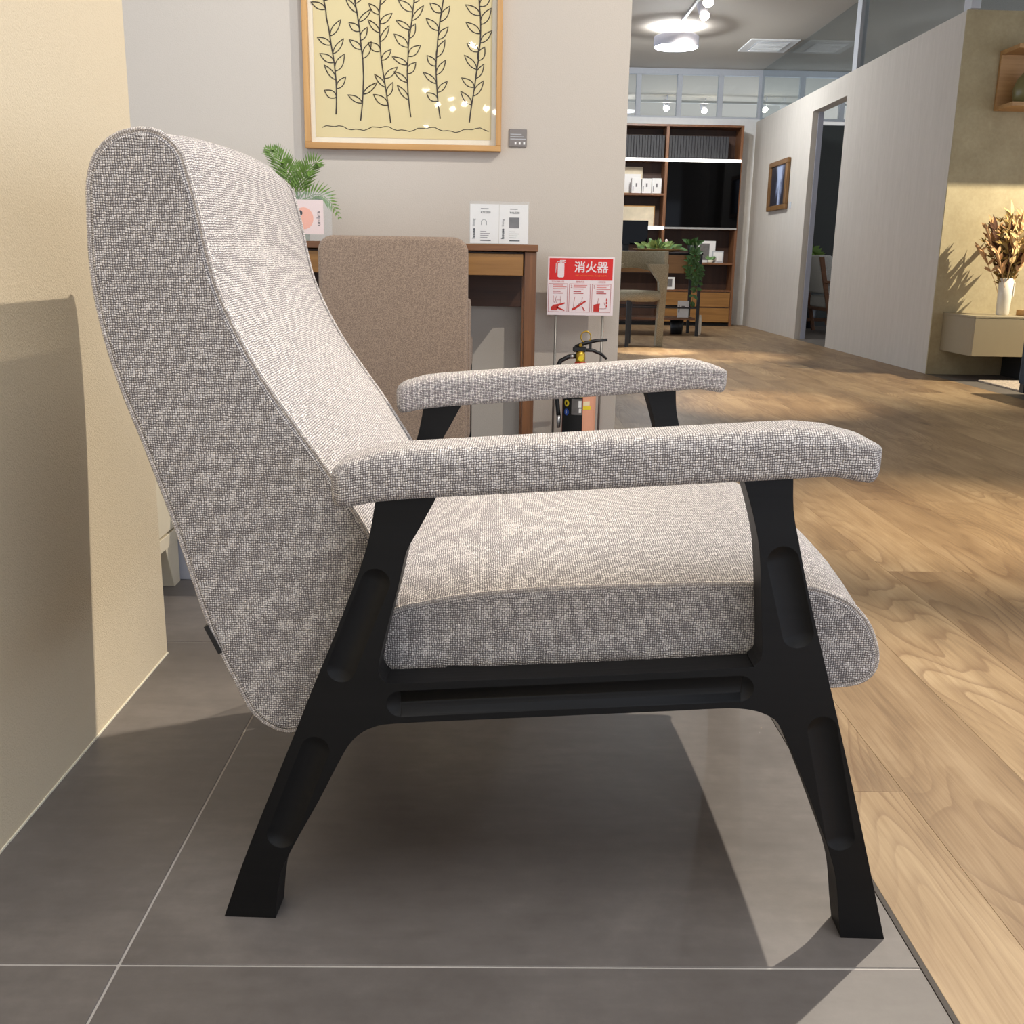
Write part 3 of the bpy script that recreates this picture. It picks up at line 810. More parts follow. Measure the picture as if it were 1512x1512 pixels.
# ------------------------------------------------------------------ writing desk against the back wall
t = thing('writing_desk', 'narrow walnut writing desk with a drawer under the framed drawing', 'desk')
bx('desk_top', 'walnut', t, -1.0, 0.125, 3.19, 3.585, 0.737, 0.757, 0.0015)
for x0 in (0.084, -0.99):
    for y0 in (3.2, 3.535):
        bx('leg', 'walnut_v', t, x0, x0 + 0.037, y0, y0 + 0.045, 0.0, 0.7365, 0.002)
bx('side_rail', 'walnut', t, 0.088, 0.117, 3.245, 3.535, 0.66, 0.736, 0.001)
d = bx('drawer', 'honey', t, -0.44, 0.0795, 3.203, 3.222, 0.664, 0.729, 0.001)
bx('drawer', 'honey', t, -0.95, -0.445, 3.203, 3.222, 0.664, 0.729, 0.001)
bx('drawer_box', 'walnut_dark', t, -0.95, 0.08, 3.224, 3.5, 0.662, 0.734, 0)
bx('back_apron', 'walnut_dark', t, -0.95, 0.084, 3.54, 3.56, 0.555, 0.736, 0.001)

# taupe upholstered chair with its back to the camera
t = thing('side_chair', 'taupe upholstered chair pulled up to the writing desk', 'chair')
def rrect(x0, x1, z0, z1, r, k=6):
    out = []
    for cx, cz, a0 in ((x1 - r, z0 + r, -90), (x1 - r, z1 - r, 0), (x0 + r, z1 - r, 90), (x0 + r, z0 + r, 180)):
        for i in range(k + 1):
            a = R(a0 + 90 * i / k); out.append((cx + r * math.cos(a), cz + r * math.sin(a)))
    return out
m = MB(); pr_ = rrect(-0.5, -0.082, 0.17, 0.772, 0.045)
pr_ = [(x, z - 0.006 * math.sin(PI * (x + 0.5) / 0.418) if z > 0.74 else z) for x, z in pr_]
m.prism(pr_, 1, 2.9, 2.965)
o = m.build('backrest', 'taupe', t, None, 0.014, 4); boxuv(o)
for p in o.data.polygons: p.use_smooth = True
m = MB(); m.prism(rrect(-0.49, -0.078, 3.0 - 0.03, 3.40, 0.04), 2, 0.375, 0.47)
o = m.build('seat', 'taupe', t, None, 0.014, 3); boxuv(o)
m = MB(); m.box(-0.478, -0.076, 2.955, 3.06, 0.19, 0.6); o = m.build('back_lining', 'taupe', t, None, 0.012, 2); boxuv(o)
for x in (-0.47, -0.11):
    for y in (2.93, 3.36): bx('leg', 'black_wood', t, x, x + 0.03, y, y + 0.03, 0.0, 0.38 if y > 3 else 0.2, 0.002)

# ------------------------------------------------------------------ framed drawing
t = thing('framed_picture', 'oak framed line drawing of leafy stems on cream paper', 'picture')
FX0, FX1, FZ0, FZ1 = -0.645, 0.0075, 1.062, 1.90
bx('frame_bar', 'frame_oak', t, FX0, FX1, 3.565, 3.598, FZ0, FZ0 + 0.019, 0.0015)
bx('frame_bar', 'frame_oak', t, FX0, FX1, 3.565, 3.598, FZ1 - 0.019, FZ1, 0.0015)
bx('frame_bar', 'frame_oak_v', t, FX0, FX0 + 0.018, 3.565, 3.598, FZ0 + 0.019, FZ1 - 0.019, 0.0015)
bx('frame_bar', 'frame_oak_v', t, FX1 - 0.018, FX1, 3.565, 3.598, FZ0 + 0.019, FZ1 - 0.019, 0.0015)
bx('mount_board', 'mat', t, FX0 + 0.016, FX1 - 0.016, 3.590, 3.597, FZ0 + 0.017, FZ1 - 0.017, 0)
pap = bx('paper', 'paper', t, FX0 + 0.034, FX1 - 0.034, 3.5885, 3.590, FZ0 + 0.038, FZ1 - 0.038, 0)
bx('picture_glass', 'frame_glass', t, FX0 + 0.018, FX1 - 0.018, 3.5685, 3.5705, FZ0 + 0.019, FZ1 - 0.019, 0)
rg = random.Random(21)
ink = MB(); YI = 3.5882
def stroke(pts, r=0.0020): ink.tube([(x, YI, z) for x, z in pts], r, 5)
def leaf_line(x, z, a, L, w):
    up = []; dn = []
    for i in range(9):
        s = i / 8; h = w * math.sin(PI * s ** 0.85); bend = 0.12 * L * s * s
        up.append((s * L, h + bend)); dn.append((s * L, -h * 0.75 + bend))
    ca, sa = math.cos(a), math.sin(a)
    tr = lambda p: (x + p[0] * ca - p[1] * sa, z + p[0] * sa + p[1] * ca)
    stroke([tr(p) for p in up + dn[::-1][1:]], 0.0018)
ZB = FZ0 + 0.075; ZT = FZ1 - 0.06
for k, bx_ in enumerate((-0.56, -0.47, -0.375, -0.285, -0.19, -0.085)):
    ph = rg.uniform(0, 6); sp = []
    zb = ZB + rg.uniform(0, 0.05)
    for i in range(26):
        s = i / 25; sp.append((bx_ + 0.020 * math.sin(ph + 5.5 * s) + 0.012 * s * rg.uniform(-0.3, 0.3), zb + (ZT - zb) * s))
    stroke(sp, 0.0023)
    for i in range(2, 25, 1):
        if rg.random() < 0.12: continue
        sd = 1 if i % 2 else -1
        a = PI / 2 - sd * rg.uniform(0.55, 1.05)
        L = rg.uniform(0.042, 0.062)
        leaf_line(sp[i][0], sp[i][1], a, L, rg.uniform(0.008, 0.014))
ground = [(-0.59 + 0.555 * i / 40, FZ0 + 0.068 + 0.006 * math.sin(i * 0.55) + 0.003 * math.sin(i * 1.7)) for i in range(41)]
stroke(ground, 0.0013)
ink.build('ink_line', 'ink', pap, (-pap.location.x, -pap.location.y, -pap.location.z))

t = thing('caption_plate', 'small grey caption plate on the wall right of the framed drawing', 'label', (0.064, 3.597, 1.109))
bx('plate', 'plate', t, -0.0295, 0.0295, -0.003, 0.0025, -0.028, 0.028, 0.0008)
for i, (a, b, z) in enumerate(((-0.026, 0.012, 0.012), (-0.026, 0.02, 0.004), (-0.026, 0.026, -0.003))): bx('caption_line', 'steel', t, a, b, -0.0036, -0.003, z - 0.0008, z + 0.0008, 0)
for a in (-0.008, 0.006, 0.021): bx('caption_mark', 'white_card', t, a - 0.003, a + 0.003, -0.0036, -0.003, -0.02, -0.012, 0)

# acrylic price stand
t = thing('price_stand', 'clear acrylic stand with two price cards on the desk top', 'sign', (0.004, 3.29, 0.757))
bx('front_sheet', 'acrylic', t, -0.093, 0.093, -0.0075, -0.0055, 0.001, 0.131, 0.0006)
bx('back_sheet', 'acrylic', t, -0.093, 0.093, -0.0005, 0.0015, 0.001, 0.131, 0.0006)
bx('foot_sheet', 'acrylic', t, -0.093, 0.093, -0.0055, 0.05, 0.0, 0.002, 0.0006)
def price_card(xc, price, seed):
    c = bx('price_card', 'white_card', t, xc - 0.045, xc + 0.045, -0.0035, -0.0025, 0.004, 0.122, 0)
    text('living', 'lettering', 'print_grey', c, (-0.0335, -0.0009, 0.004), 0.011, (PI / 2, -PI / 2, 0), 'CENTER')
    text('house', 'lettering', 'print_black', c, (-0.0335, -0.0009, -0.030), 0.013, (PI / 2, -PI / 2, 0), 'CENTER', 1.0, 0.0004)
    text(price, 'lettering', 'print_dark', c, (0.003, -0.0009, 0.034), 0.0095, (PI / 2, 0, 0), 'CENTER')
    bx('print_line', 'print_grey', c, -0.012, 0.012, -0.0009, -0.0005, 0.044, 0.0465, 0)
    for i, w in enumerate((0.018, 0.030, 0.026, 0.022)): bx('print_line', 'print_grey', c, -0.013, -0.013 + w, -0.0009, -0.0005, -0.024 - 0.006 * i, -0.0225 - 0.006 * i, 0)
    bx('print_line', 'print_dark', c, -0.013, 0.02, -0.0009, -0.0005, -0.052, -0.049, 0)
    return c
c1 = price_card(-0.0455, '¥77,000', 1); c2 = price_card(0.0455, '¥46,500', 2)
m = MB(); m.tube([(-0.010, -0.0007, -0.004), (-0.010, -0.0007, 0.008), (-0.002, -0.0007, 0.014), (0.006, -0.0007, 0.008), (0.006, -0.0007, -0.004)], 0.0006, 4).build('product_drawing', 'print_dark', c1)
bx('product_photo', 'photo_dark', c2, -0.014, 0.018, -0.0009, -0.0005, -0.012, 0.020, 0)

# acrylic brand stand with a pink print, and the fern behind it
t = thing('brand_stand', 'clear acrylic stand with a pink print left on the desk', 'sign', (-0.602, 3.30, 0.757))
bx('front_sheet', 'acrylic', t, -0.085, 0.082, -0.0065, -0.0045, 0.001, 0.150, 0.0006)
bx('back_sheet', 'acrylic', t, -0.085, 0.082, 0.0005, 0.0025, 0.001, 0.150, 0.0006)
bx('foot_sheet', 'acrylic', t, -0.085, 0.082, -0.0045, 0.05, 0.0, 0.002, 0.0006)
c = bx('print', 'pale_pink', t, -0.075, 0.056, -0.003, -0.0022, 0.022, 0.126, 0)
m = MB(); m.prism([(0.030 * math.cos(2 * PI * i / 28) + 0.004, 0.033 * math.sin(2 * PI * i / 28) - 0.004) for i in range(28)], 1, -0.0007, -0.0003).build('print_disc', 'salmon', c)
m = MB()
for x, z, r in ((-0.006, 0.012, 0.008), (-0.012, 0.024, 0.004), (-0.016, 0.034, 0.004), (-0.006, -0.014, 0.004), (-0.003, -0.024, 0.003), (-0.03, 0.0, 0.008)):
    m.prism([(x + r * 0.8 * math.cos(2 * PI * i / 14), z + r * math.sin(2 * PI * i / 14)) for i in range(14)], 1, -0.0011, -0.0007)
m.build('print_dots', 'print_black', c)
text('umbra', 'lettering', 'print_dark', c, (0.050, -0.0008, -0.004), 0.017, (PI / 2, -PI / 2, 0))

def blade(mb, p, d, L, w, nrm, fold=0.25):
    """a folded leaflet from p along d"""
    p = Vector(p); d = Vector(d).normalized(); s = d.cross(Vector(nrm)).normalized(); nn = s.cross(d)
    a = p; tip = p + d * L - nn * (0.10 * L); mid = p + d * (0.45 * L) - nn * (fold * w)
    l = p + d * (0.42 * L) + s * w; r_ = p + d * (0.42 * L) - s * w
    b = mb.add([a, l, tip, r_, mid])
    mb.face((b, b + 4, b + 1)); mb.face((b + 1, b + 4, b + 2)); mb.face((b, b + 3, b + 4)); mb.face((b + 3, b + 2, b + 4))
t = thing('potted_fern', 'small green fern in a pale pot behind the acrylic stand', 'plant', (-0.655, 3.43, 0.757))
MB().lathe([(0.038, 0), (0.045, 0.06), (0.048, 0.118), (0.044, 0.118), (0.041, 0.06)], n=24, cap=False).build('pot', 'pot', t)
rf = random.Random(5)
for dx_, dy_, dz_, L in ((-0.085, -0.03, 0.20, 0.22), (-0.055, -0.05, 0.20, 0.22), (0.09, -0.05, 0.20, 0.20), (0.06, -0.06, 0.17, 0.19), (0.145, -0.05, 0.115, 0.17), (0.02, 0.04, 0.19, 0.19), (-0.10, 0.03, 0.13, 0.17), (0.04, -0.08, 0.08, 0.12), (-0.02, -0.07, 0.16, 0.16)):
    m = MB(); N_ = 18; pts = []
    for i in range(N_ + 1):
        s = i / N_; droop = -0.085 * s ** 2.4 * (1.6 if dz_ < 0.12 else 0.75 if dx_ > 0 else 0.2)
        pts.append(Vector((dx_ * s, dy_ * s, 0.10 + dz_ * (1 - (1 - s) ** 1.5) + droop)))
    m.tube(pts, [0.0014 * (1 - 0.6 * i / N_) for i in range(N_ + 1)], 4)
    for i in range(4, N_ + 1):
        s = i / N_; d = (pts[i] - pts[i - 1]).normalized(); side = d.cross(Vector((0.3, -1, 0.3))).normalized()
        ll = 0.050 * math.sin(PI * min(1, 0.25 + 0.72 * s)) + 0.006
        for sg in (-1, 1):
            for q in (0.0,):
                blade(m, pts[i] - (pts[i] - pts[i - 1]) * q, d * 0.9 + side * sg * 0.8 + Vector((0, rf.uniform(-0.15, 0.15), 0)), ll * rf.uniform(0.85, 1.1), 0.0032, (0, -1, 0.2))
    m.build('frond', 'leaf', t)

# ------------------------------------------------------------------ fire extinguisher and its sign
t = thing('sign_stand', 'red and white fire extinguisher instruction sign on two thin rods', 'sign', (0.283, 3.50, 0.0))
pn = bx('sign_panel', 'sign_white', t, -0.1125, 0.1125, -0.003, 0.001, 0.532, 0.725, 0.0006)
bx('red_field', 'red', pn, -0.107, 0.107, -0.0026, -0.002, 0.0205, 0.0915, 0)
text('消火器', 'lettering', 'sign_white', pn, (0.034, -0.003, 0.061), 0.0385, (PI / 2, 0, 0), 'CENTER', 1.0, 0.0007)
text('FIRE EXTINGUISHER 灭火器 소화기', 'lettering', 'orange_print', pn, (0.034, -0.003, 0.0355), 0.0066, (PI / 2, 0, 0), 'CENTER', 1.05)
m = MB()   # extinguisher pictogram
m.prism(rrect(-0.079, -0.057, 0.0285, 0.077, 0.005), 1, -0.0032, -0.0026)
m.prism([(-0.0715, 0.076), (-0.0645, 0.076), (-0.0645, 0.0855), (-0.0715, 0.0855)], 1, -0.0032, -0.0026)
m.prism([(-0.066, 0.082), (-0.052, 0.0835), (-0.052, 0.0855), (-0.066, 0.0855)], 1, -0.0032, -0.0026)
m.prism([(-0.066, 0.0795), (-0.052, 0.0765), (-0.052, 0.0785), (-0.066, 0.0815)], 1, -0.0032, -0.0026)
m.tube([(-0.070, -0.0029, 0.081), (-0.080, -0.0029, 0.080), (-0.0845, -0.0029, 0.073), (-0.0852, -0.0029, 0.055), (-0.086, -0.0029, 0.043)], 0.0015, 5)
m.build('extinguisher_symbol', 'sign_white', pn)
for body, x in (('TO OPERATE', -0.077), ('使用方法', -0.001), ('사용방법', 0.072)): text(body, 'lettering', 'pink', pn, (x, -0.0025, 0.0145), 0.0072)
for k, (xa, xb) in enumerate(((-0.1085, -0.0435), (-0.0385, 0.034), (0.039, 0.1035))):
    m = MB(); e = 0.0012
    for a, b, c_, d_ in ((xa, xb, 0.0075, 0.0085), (xa, xb, -0.0855, -0.0845), (xa, xa + e, -0.0855, 0.0085), (xb - e, xb, -0.0855, 0.0085)): m.box(a, b, -0.0027, -0.002, c_, d_)
    m.build('panel_border', 'maroon', pn)
    text(str(k + 1), 'lettering', 'maroon', pn, (xa + 0.008, -0.0025, -0.001), 0.013)
    for i in range(3): bx('print_line', 'pink', pn, xa + 0.015, xa + 0.015 + (0.034, 0.046, 0.042)[(i + k) % 3], -0.0025, -0.002, 0.002 - 0.0058 * i, 0.0044 - 0.0058 * i, 0)
    for i in range(2): bx('print_line', 'maroon', pn, xa + 0.015, xa + 0.015 + (0.026, 0.034)[i], -0.0025, -0.002, -0.0185 - 0.006 * i, -0.0155 - 0.006 * i, 0)
def line(mb, pts, r=0.0006): mb.tube([(x, -0.0026, z) for x, z in pts], r, 4)
m = MB()
m.prism([(-0.098, -0.080), (-0.078, -0.080), (-0.073, -0.066), (-0.052, -0.058), (-0.052, -0.054), (-0.078, -0.060), (-0.090, -0.062), (-0.099, -0.070)], 1, -0.003, -0.0022)
m.prism([(-0.078, -0.068), (-0.052, -0.079), (-0.053, -0.082), (-0.08, -0.074)], 1, -0.003, -0.0022)
m.prism([(-0.028, -0.074), (-0.020, -0.071), (0.016, -0.047), (0.021, -0.050), (-0.018, -0.078), (-0.026, -0.080)], 1, -0.003, -0.0022)
m.prism([(0.006, -0.066), (0.009, -0.067), (0.018, -0.080), (0.014, -0.082)], 1, -0.003, -0.0022)
m.prism([(0.046, -0.083), (0.065, -0.083), (0.066, -0.068), (0.068, -0.056), (0.058, -0.057), (0.046, -0.061)], 1, -0.003, -0.0022)
for zz in (-0.047, -0.058, -0.069): m.prism([(0.088, zz), (0.093, zz + 0.001), (0.0915, zz + 0.009), (0.089, zz + 0.009)], 1, -0.003, -0.0022)
m.build('sign_drawing', 'red_dark', pn)['kind'] = 'stuff'
m = MB()
line(m, [(-0.091, -0.032), (-0.091, -0.050), (-0.086, -0.055)]); line(m, [(-0.079, -0.032), (-0.084, -0.043), (-0.080, -0.056)]); line(m, [(-0.066, -0.032), (-0.066, -0.056)]); line(m, [(-0.08, -0.046), (-0.066, -0.046)])
line(m, [(-0.018, -0.034), (-0.021, -0.055), (-0.022, -0.072)]); line(m, [(0.008, -0.036), (0.006, -0.050), (-0.010, -0.064)])
line(m, [(0.062, -0.038), (0.060, -0.056)]); line(m, [(0.066, -0.073), (0.082, -0.073), (0.090, -0.071)]); line(m, [(0.082, -0.052), (0.084, -0.062)])
m.build('sign_linework', 'maroon', pn)['kind'] = 'stuff'
for x in (-0.081, 0.079): MB().cyl((x, 0.004, 0.004), (x, 0.004, 0.56), 0.0042, 10).build('rod', 'rod', t)
bx('foot_plate', 'rod', t, -0.10, 0.10, -0.03, 0.05, 0.0, 0.004, 0.001)

t = thing('fire_extinguisher', 'fire extinguisher with black hose and lever standing below its sign', 'fire extinguisher', (0.281, 3.385, 0.0))
MB().lathe([(0.05, 0), (0.056, 0.006), (0.056, 0.335), (0.052, 0.352), (0.038, 0.366), (0.020, 0.373), (0.018, 0.385), (0.0, 0.385)], n=32, cap=False).build('cylinder', 'extinguisher', t)
def patch(name, mat, a0, a1, z0, z1, r=0.0566, par=t):
    m = MB(); n = 10
    for i in range(n):
        A, B = R(a0 + (a1 - a0) * i / n), R(a0 + (a1 - a0) * (i + 1) / n)
        b = m.add([(r * math.sin(A), -r * math.cos(A), z0), (r * math.sin(B), -r * math.cos(B), z0), (r * math.sin(B), -r * math.cos(B), z1), (r * math.sin(A), -r * math.cos(A), z1)])
        m.face((b, b + 1, b + 2, b + 3), None, True)
    return m.build(name, mat, par)
lb = patch('label', 'print_black', -78, 8, 0.05, 0.305)
patch('label_band', 'yellow', -32, 8, 0.274, 0.290, 0.0571, lb)
patch('label_photo', 'photo_dark', -30, 6, 0.215, 0.268, 0.0571, lb)
patch('label_photo', 'white_card', -6, 4, 0.24, 0.262, 0.0574, lb)
patch('label_photo', 'white_card', -4, 4, 0.222, 0.236, 0.0574, lb)
lp = patch('label', 'peach', 9, 84, 0.05, 0.305)
patch('label_band', 'yellow', 10, 40, 0.232, 0.244, 0.0571, lp); patch('label_band', 'cream_print', 10, 34, 0.246, 0.26, 0.0571, lp)
for z, mt in ((0.283, 'white_card'), (0.252, 'yellow'), (0.222, 'blue')):
    m = MB(); ac = R(-50); n = 14; b = m.add([(0.0572 * math.sin(ac + 0.19 * math.cos(2 * PI * i / n)), -0.0572 * math.cos(ac + 0.19 * math.cos(2 * PI * i / n)), z + 0.0115 * math.sin(2 * PI * i / n)) for i in range(n)])
    m.face([b + i for i in range(n)]); m.build('label_disc', mt, lb)
    shp = [(0.0, 0.007), (0.004, 0.001), (0.003, -0.006), (-0.003, -0.006), (-0.004, 0.0)] if mt != 'blue' else [(0.002, 0.008), (-0.004, -0.001), (0.0, -0.001), (-0.002, -0.008), (0.004, 0.001), (0.0, 0.001)]
    m = MB(); b = m.add([(0.0578 * math.sin(ac) + math.cos(ac) * u, -0.0578 * math.cos(ac) + math.sin(ac) * u, z + w) for u, w in shp]); m.face([b + i for i in range(len(shp))])
    m.build('label_mark', 'print_black' if mt != 'blue' else 'white_card', lb)
v = MB().lathe([(0.013, 0.372), (0.016, 0.385), (0.016, 0.412), (0.012, 0.422)], n=16).build('valve', 'brass', t)
MB().lathe([(0.009, 0), (0.009, 0.004)], n=14).build('gauge', 'yellow', v, (0, -0.017, 0.398)).rotation_euler = (PI / 2, 0, 0)
bx('valve_head', 'black_metal', t, -0.026, 0.018, -0.012, 0.012, 0.418, 0.436, 0.004)
MB().tube([(-0.018, 0, 0.434), (0.012, 0, 0.447), (0.05, 0, 0.456), (0.088, 0, 0.459)], [0.006, 0.007, 0.0055, 0.0045], 8).build('lever', 'black_metal', t)
MB().tube([(0.0, 0, 0.425), (0.04, 0, 0.424), (0.07, 0, 0.412), (0.088, 0, 0.396)], [0.006, 0.006, 0.005, 0.004], 8).build('carry_handle', 'black_metal', t)
bx('lever_stop', 'black_metal', t, 0.028, 0.036, -0.005, 0.005, 0.428, 0.45, 0.001)
m = MB(); m.tube([(0.016 + 0.0165 * math.cos(2 * PI * i / 20), -0.002, 0.468 + 0.018 * math.sin(2 * PI * i / 20)) for i in range(20)], 0.0024, 6, True).build('safety_ring', 'brass', t)
MB().cyl((-0.002, -0.014, 0.441), (0.004, 0.014, 0.441), 0.005, 10).build('safety_pin', 'brass', t)
MB().tube([(-0.012, 0, 0.404), (-0.04, -0.002, 0.402), (-0.066, -0.004, 0.388), (-0.080, -0.006, 0.36), (-0.082, -0.008, 0.32), (-0.076, -0.01, 0.27), (-0.07, -0.012, 0.22), (-0.068, -0.012, 0.205)], 0.0075, 10).build('hose', 'black_plastic', t)
MB().cyl((-0.022, 0, 0.404), (-0.036, -0.002, 0.4025), 0.0082, 10).build('hose_collar', 'steel', t)
MB().tube([(-0.068, -0.012, 0.207), (-0.067, -0.012, 0.165)], [0.0085, 0.006], 10).build('nozzle', 'steel', t)

# ------------------------------------------------------------------ far end: bookshelf wall
t = thing('bookshelf', 'tall cherry wood bookshelf wall with black glass sliding door', 'bookshelf')
SY0, SY1 = 12.0, 12.29
bx('side_panel', 'shelfwood', t, 2.725, 2.755, SY0, SY1, 0.0, 2.2, 0.001)
bx('side_panel', 'shelfwood', t, 0.9, 0.93, SY0, SY1, 0.0, 2.2, 0.001)
bx('top_board', 'shelfwood', t, 0.9, 2.755, SY0, SY1, 2.2, 2.222, 0.001)
bx('divider', 'shelfwood', t, 1.885, 1.918, SY0 + 0.004, SY1, 0.04, 2.2, 0.001)
bx('back_panel', 'shelfback', t, 0.93, 2.725, 12.275, 12.29, 0.0, 2.2, 0)
bx('plinth', 'black_wood', t, 0.93, 2.725, SY0 + 0.02, SY1 - 0.02, 0.0, 0.035, 0)
bx('shelf_board', 'shelfwood', t, 0.93, 2.725, SY0 + 0.006, 12.275, 1.83, 1.852, 0.001)
bx('shelf_board', 'shelfwood', t, 0.93, 1.885, SY0 + 0.006, 12.275, 1.455, 1.478, 0.001)
bx('shelf_board', 'shelfwood', t, 0.93, 2.725, SY0 + 0.006, 12.275, 1.09, 1.112, 0.001)
bx('shelf_board', 'shelfwood', t, 0.93, 2.725, SY0 + 0.006, 12.275, 0.70, 0.722, 0.001)
bx('shelf_board', 'shelfwood', t, 1.918, 2.725, SY0 + 0.006, 12.275, 0.395, 0.412, 0.001)
bx('light_strip', 'led', t, 0.93, 2.74, SY0 - 0.012, SY0, 1.826, 1.856, 0)
bx('light_strip', 'led', t, 1.56, 1.90, SY0 - 0.012, SY0, 1.082, 1.122, 0)
bx('door_rail', 'alu', t, 1.905, 2.74, SY0 - 0.014, SY0, 1.092, 1.114, 0.001)
dg = bx('sliding_door', 'black_glass', t, 1.92, 2.74, SY0 - 0.012, SY0 - 0.002, 1.115, 1.824, 0.001)
for z0 in (0.045, 0.222):
    d = bx('drawer', 'honey', t, 1.925, 2.72, SY0 - 0.002, SY0 + 0.016, z0, z0 + 0.17, 0.001)
    bx('finger_groove', 'walnut_dark', d, -0.39, 0.39, -0.0095, -0.0085, 0.078, 0.085, 0)
def binder_run(x0, x1, n, group, where):
    w = (x1 - x0) / n; first = None
    for i in range(n):
        if first is None:
            b = thing('binder', where, 'binder', group=group); first = b
            bx('cover', 'binder', b, 0.0, w - 0.003, 0.0, 0.20, 0.0, 0.252, 0.002)
            bx('spine_line', 'black_wood', b, 0.004, w - 0.007, -0.0012, 0.0, 0.02, 0.024, 0)
        else: b = copy_tree(first)
        b.location = (x0 + w * i, 12.03, 1.8525)
binder_run(1.30, 1.875, 18, 'charcoal binders left of the divider', 'charcoal binder on the top shelf left of the divider')
binder_run(1.925, 2.60, 21, 'charcoal binders right of the divider', 'charcoal binder on the top shelf right of the divider')
for i, x in enumerate((1.52, 1.638, 1.752)):
    b = thing('white_box', ('white printed box on the left shelf, beside the leaning print', 'white printed box in the middle of the left shelf', 'white printed box on the left shelf, against the divider')[i], 'box', (x, 12.04, 1.4785), group='white boxes on the left shelf')
    bx('carton', 'white_card', b, 0, 0.108, 0, 0.09, 0, 0.165 - 0.004 * (i % 2), 0.002)
    bx('print_mark', 'print_grey', b, 0.045, 0.063, -0.001, 0.0, 0.07, 0.11, 0); bx('print_mark', 'print_grey', b, 0.012, 0.02, -0.001, 0.0, 0.02, 0.08, 0)
t = thing('leaning_print', 'pale print leaning behind the white boxes', 'picture', (1.40, 12.2, 1.4785))
bx('backing', 'photo_light', t, 0, 0.26, 0.0, 0.012, 0, 0.30, 0.001); bx('picture_area', 'white_card', t, 0.02, 0.24, -0.002, 0.0, 0.02, 0.22, 0)
t = thing('framed_photo', 'framed bright landscape photo on the shelf above the monitor', 'picture', (1.36, 12.12, 1.1125))
bx('frame', 'frame_oak', t, 0, 0.45, 0, 0.016, 0, 0.235, 0.002); bx('photo', 'photo_light', t, 0.012, 0.438, -0.002, 0.0, 0.012, 0.223, 0)
t = thing('framed_photo', 'white framed photo leaning at the right end of the bookshelf', 'picture', (2.28, 12.12, 0.7225))
bx('frame', 'white_card', t, 0, 0.26, 0, 0.016, 0, 0.245, 0.002); bx('photo', 'photo_dark', t, 0.07, 0.19, -0.002, 0.0, 0.03, 0.215, 0)
t = thing('framed_photo', 'small white card frame beside the tiny plant on the bookshelf', 'picture', (2.50, 12.08, 0.7225))
bx('frame', 'grey_paint', t, 0, 0.13, 0, 0.012, 0, 0.135, 0.001); bx('photo', 'white_card', t, 0.012, 0.118, -0.002, 0.0, 0.02, 0.12, 0)
t = thing('framed_photo', 'white photo frame low on the bookshelf above the drawers', 'picture', (1.95, 12.03, 0.4125))
bx('frame', 'white_card', t, 0, 0.12, 0, 0.012, 0, 0.14, 0.001); bx('photo', 'photo_dark', t, 0.03, 0.09, -0.002, 0.0, 0.03, 0.12, 0)
def leaf_card(mb, c, d, L, w, rr):
    d = Vector(d).normalized(); c = Vector(c); ref = Vector((rr.uniform(-0.5, 0.5), -1, rr.uniform(0.0, 0.9)))
    s = d.cross(ref).normalized(); nn = s.cross(d)
    pts = []; n = 4
    left = []; right = []; midl = []
    for i in range(n + 1):
        q = i / n; ww = w * math.sin(PI * (q ** 0.8) * 0.96 + 0.06) if 0 < q < 1 else 0.0
        ctr = c + d * (L * q) - nn * (0.35 * L * q * q)
        midl.append(ctr - nn * (0.18 * w)); left.append(ctr + s * ww); right.append(ctr - s * ww)
    b0 = mb.add(left); b1 = mb.add(midl); b2 = mb.add(right)
    for i in range(n):
        mb.face((b0 + i, b0 + i + 1, b1 + i + 1, b1 + i), None, True); mb.face((b1 + i, b1 + i + 1, b2 + i + 1, b2 + i), None, True)
rl = random.Random(9)
t = thing('small_plant', 'tiny leafy plant in a white dish on the bookshelf', 'plant', (2.47, 12.03, 0.7225))
MB().lathe([(0.025, 0), (0.04, 0.03), (0.038, 0.03), (0.02, 0.006)], n=16, cap=False).build('dish', 'ceramic', t)
m = MB()
for i in range(16): a = rl.uniform(0, 6.28); leaf_card(m, (0, 0, 0.03), (math.cos(a), math.sin(a), rl.uniform(0.4, 1.3)), rl.uniform(0.05, 0.09), 0.016, rl)
m.build('leaves', 'leaf_mid', t)

# far desk, what stands on it, and its chair
t = thing('far_desk', 'long wooden desk with black steel legs in front of the bookshelf', 'desk')
bx('desk_top', 'black_wood', t, 0.95, 2.03, 10.24, 10.76, 0.796, 0.814, 0.002)
bx('drawer_front', 'honey', t, 1.0, 1.52, 10.25, 10.27, 0.62, 0.79, 0.001)
bx('drawer_front', 'honey', t, 1.69, 1.97, 10.25, 10.27, 0.615, 0.79, 0.001)
bx('carcass', 'walnut_dark', t, 1.0, 1.99, 10.272, 10.74, 0.61, 0.795, 0.001)
for x in (0.97, 1.995):
    for y in (10.245, 10.725): bx('leg', 'black_metal', t, x, x + 0.03, y, y + 0.03, 0.0, 0.796, 0.002)
bx('low_shelf', 'walnut', t, 1.0, 1.995, 10.30, 10.70, 0.155, 0.178, 0.001)
for y in (10.25, 10.73): bx('low_rail', 'black_metal', t, 1.0, 1.995, y, y + 0.02, 0.27, 0.285, 0.001)
t = thing('monitor', 'black computer monitor on the far desk', 'monitor', (1.30, 10.55, 0.8145))
bx('screen', 'black_glass', t, -0.22, 0.215, -0.02, 0.0, 0.07, 0.305, 0.003); bx('stand', 'black_plastic', t, -0.03, 0.03, 0.0, 0.03, 0.0, 0.16, 0.002); bx('foot', 'black_plastic', t, -0.1, 0.1, -0.07, 0.07, 0.0, 0.01, 0.002)
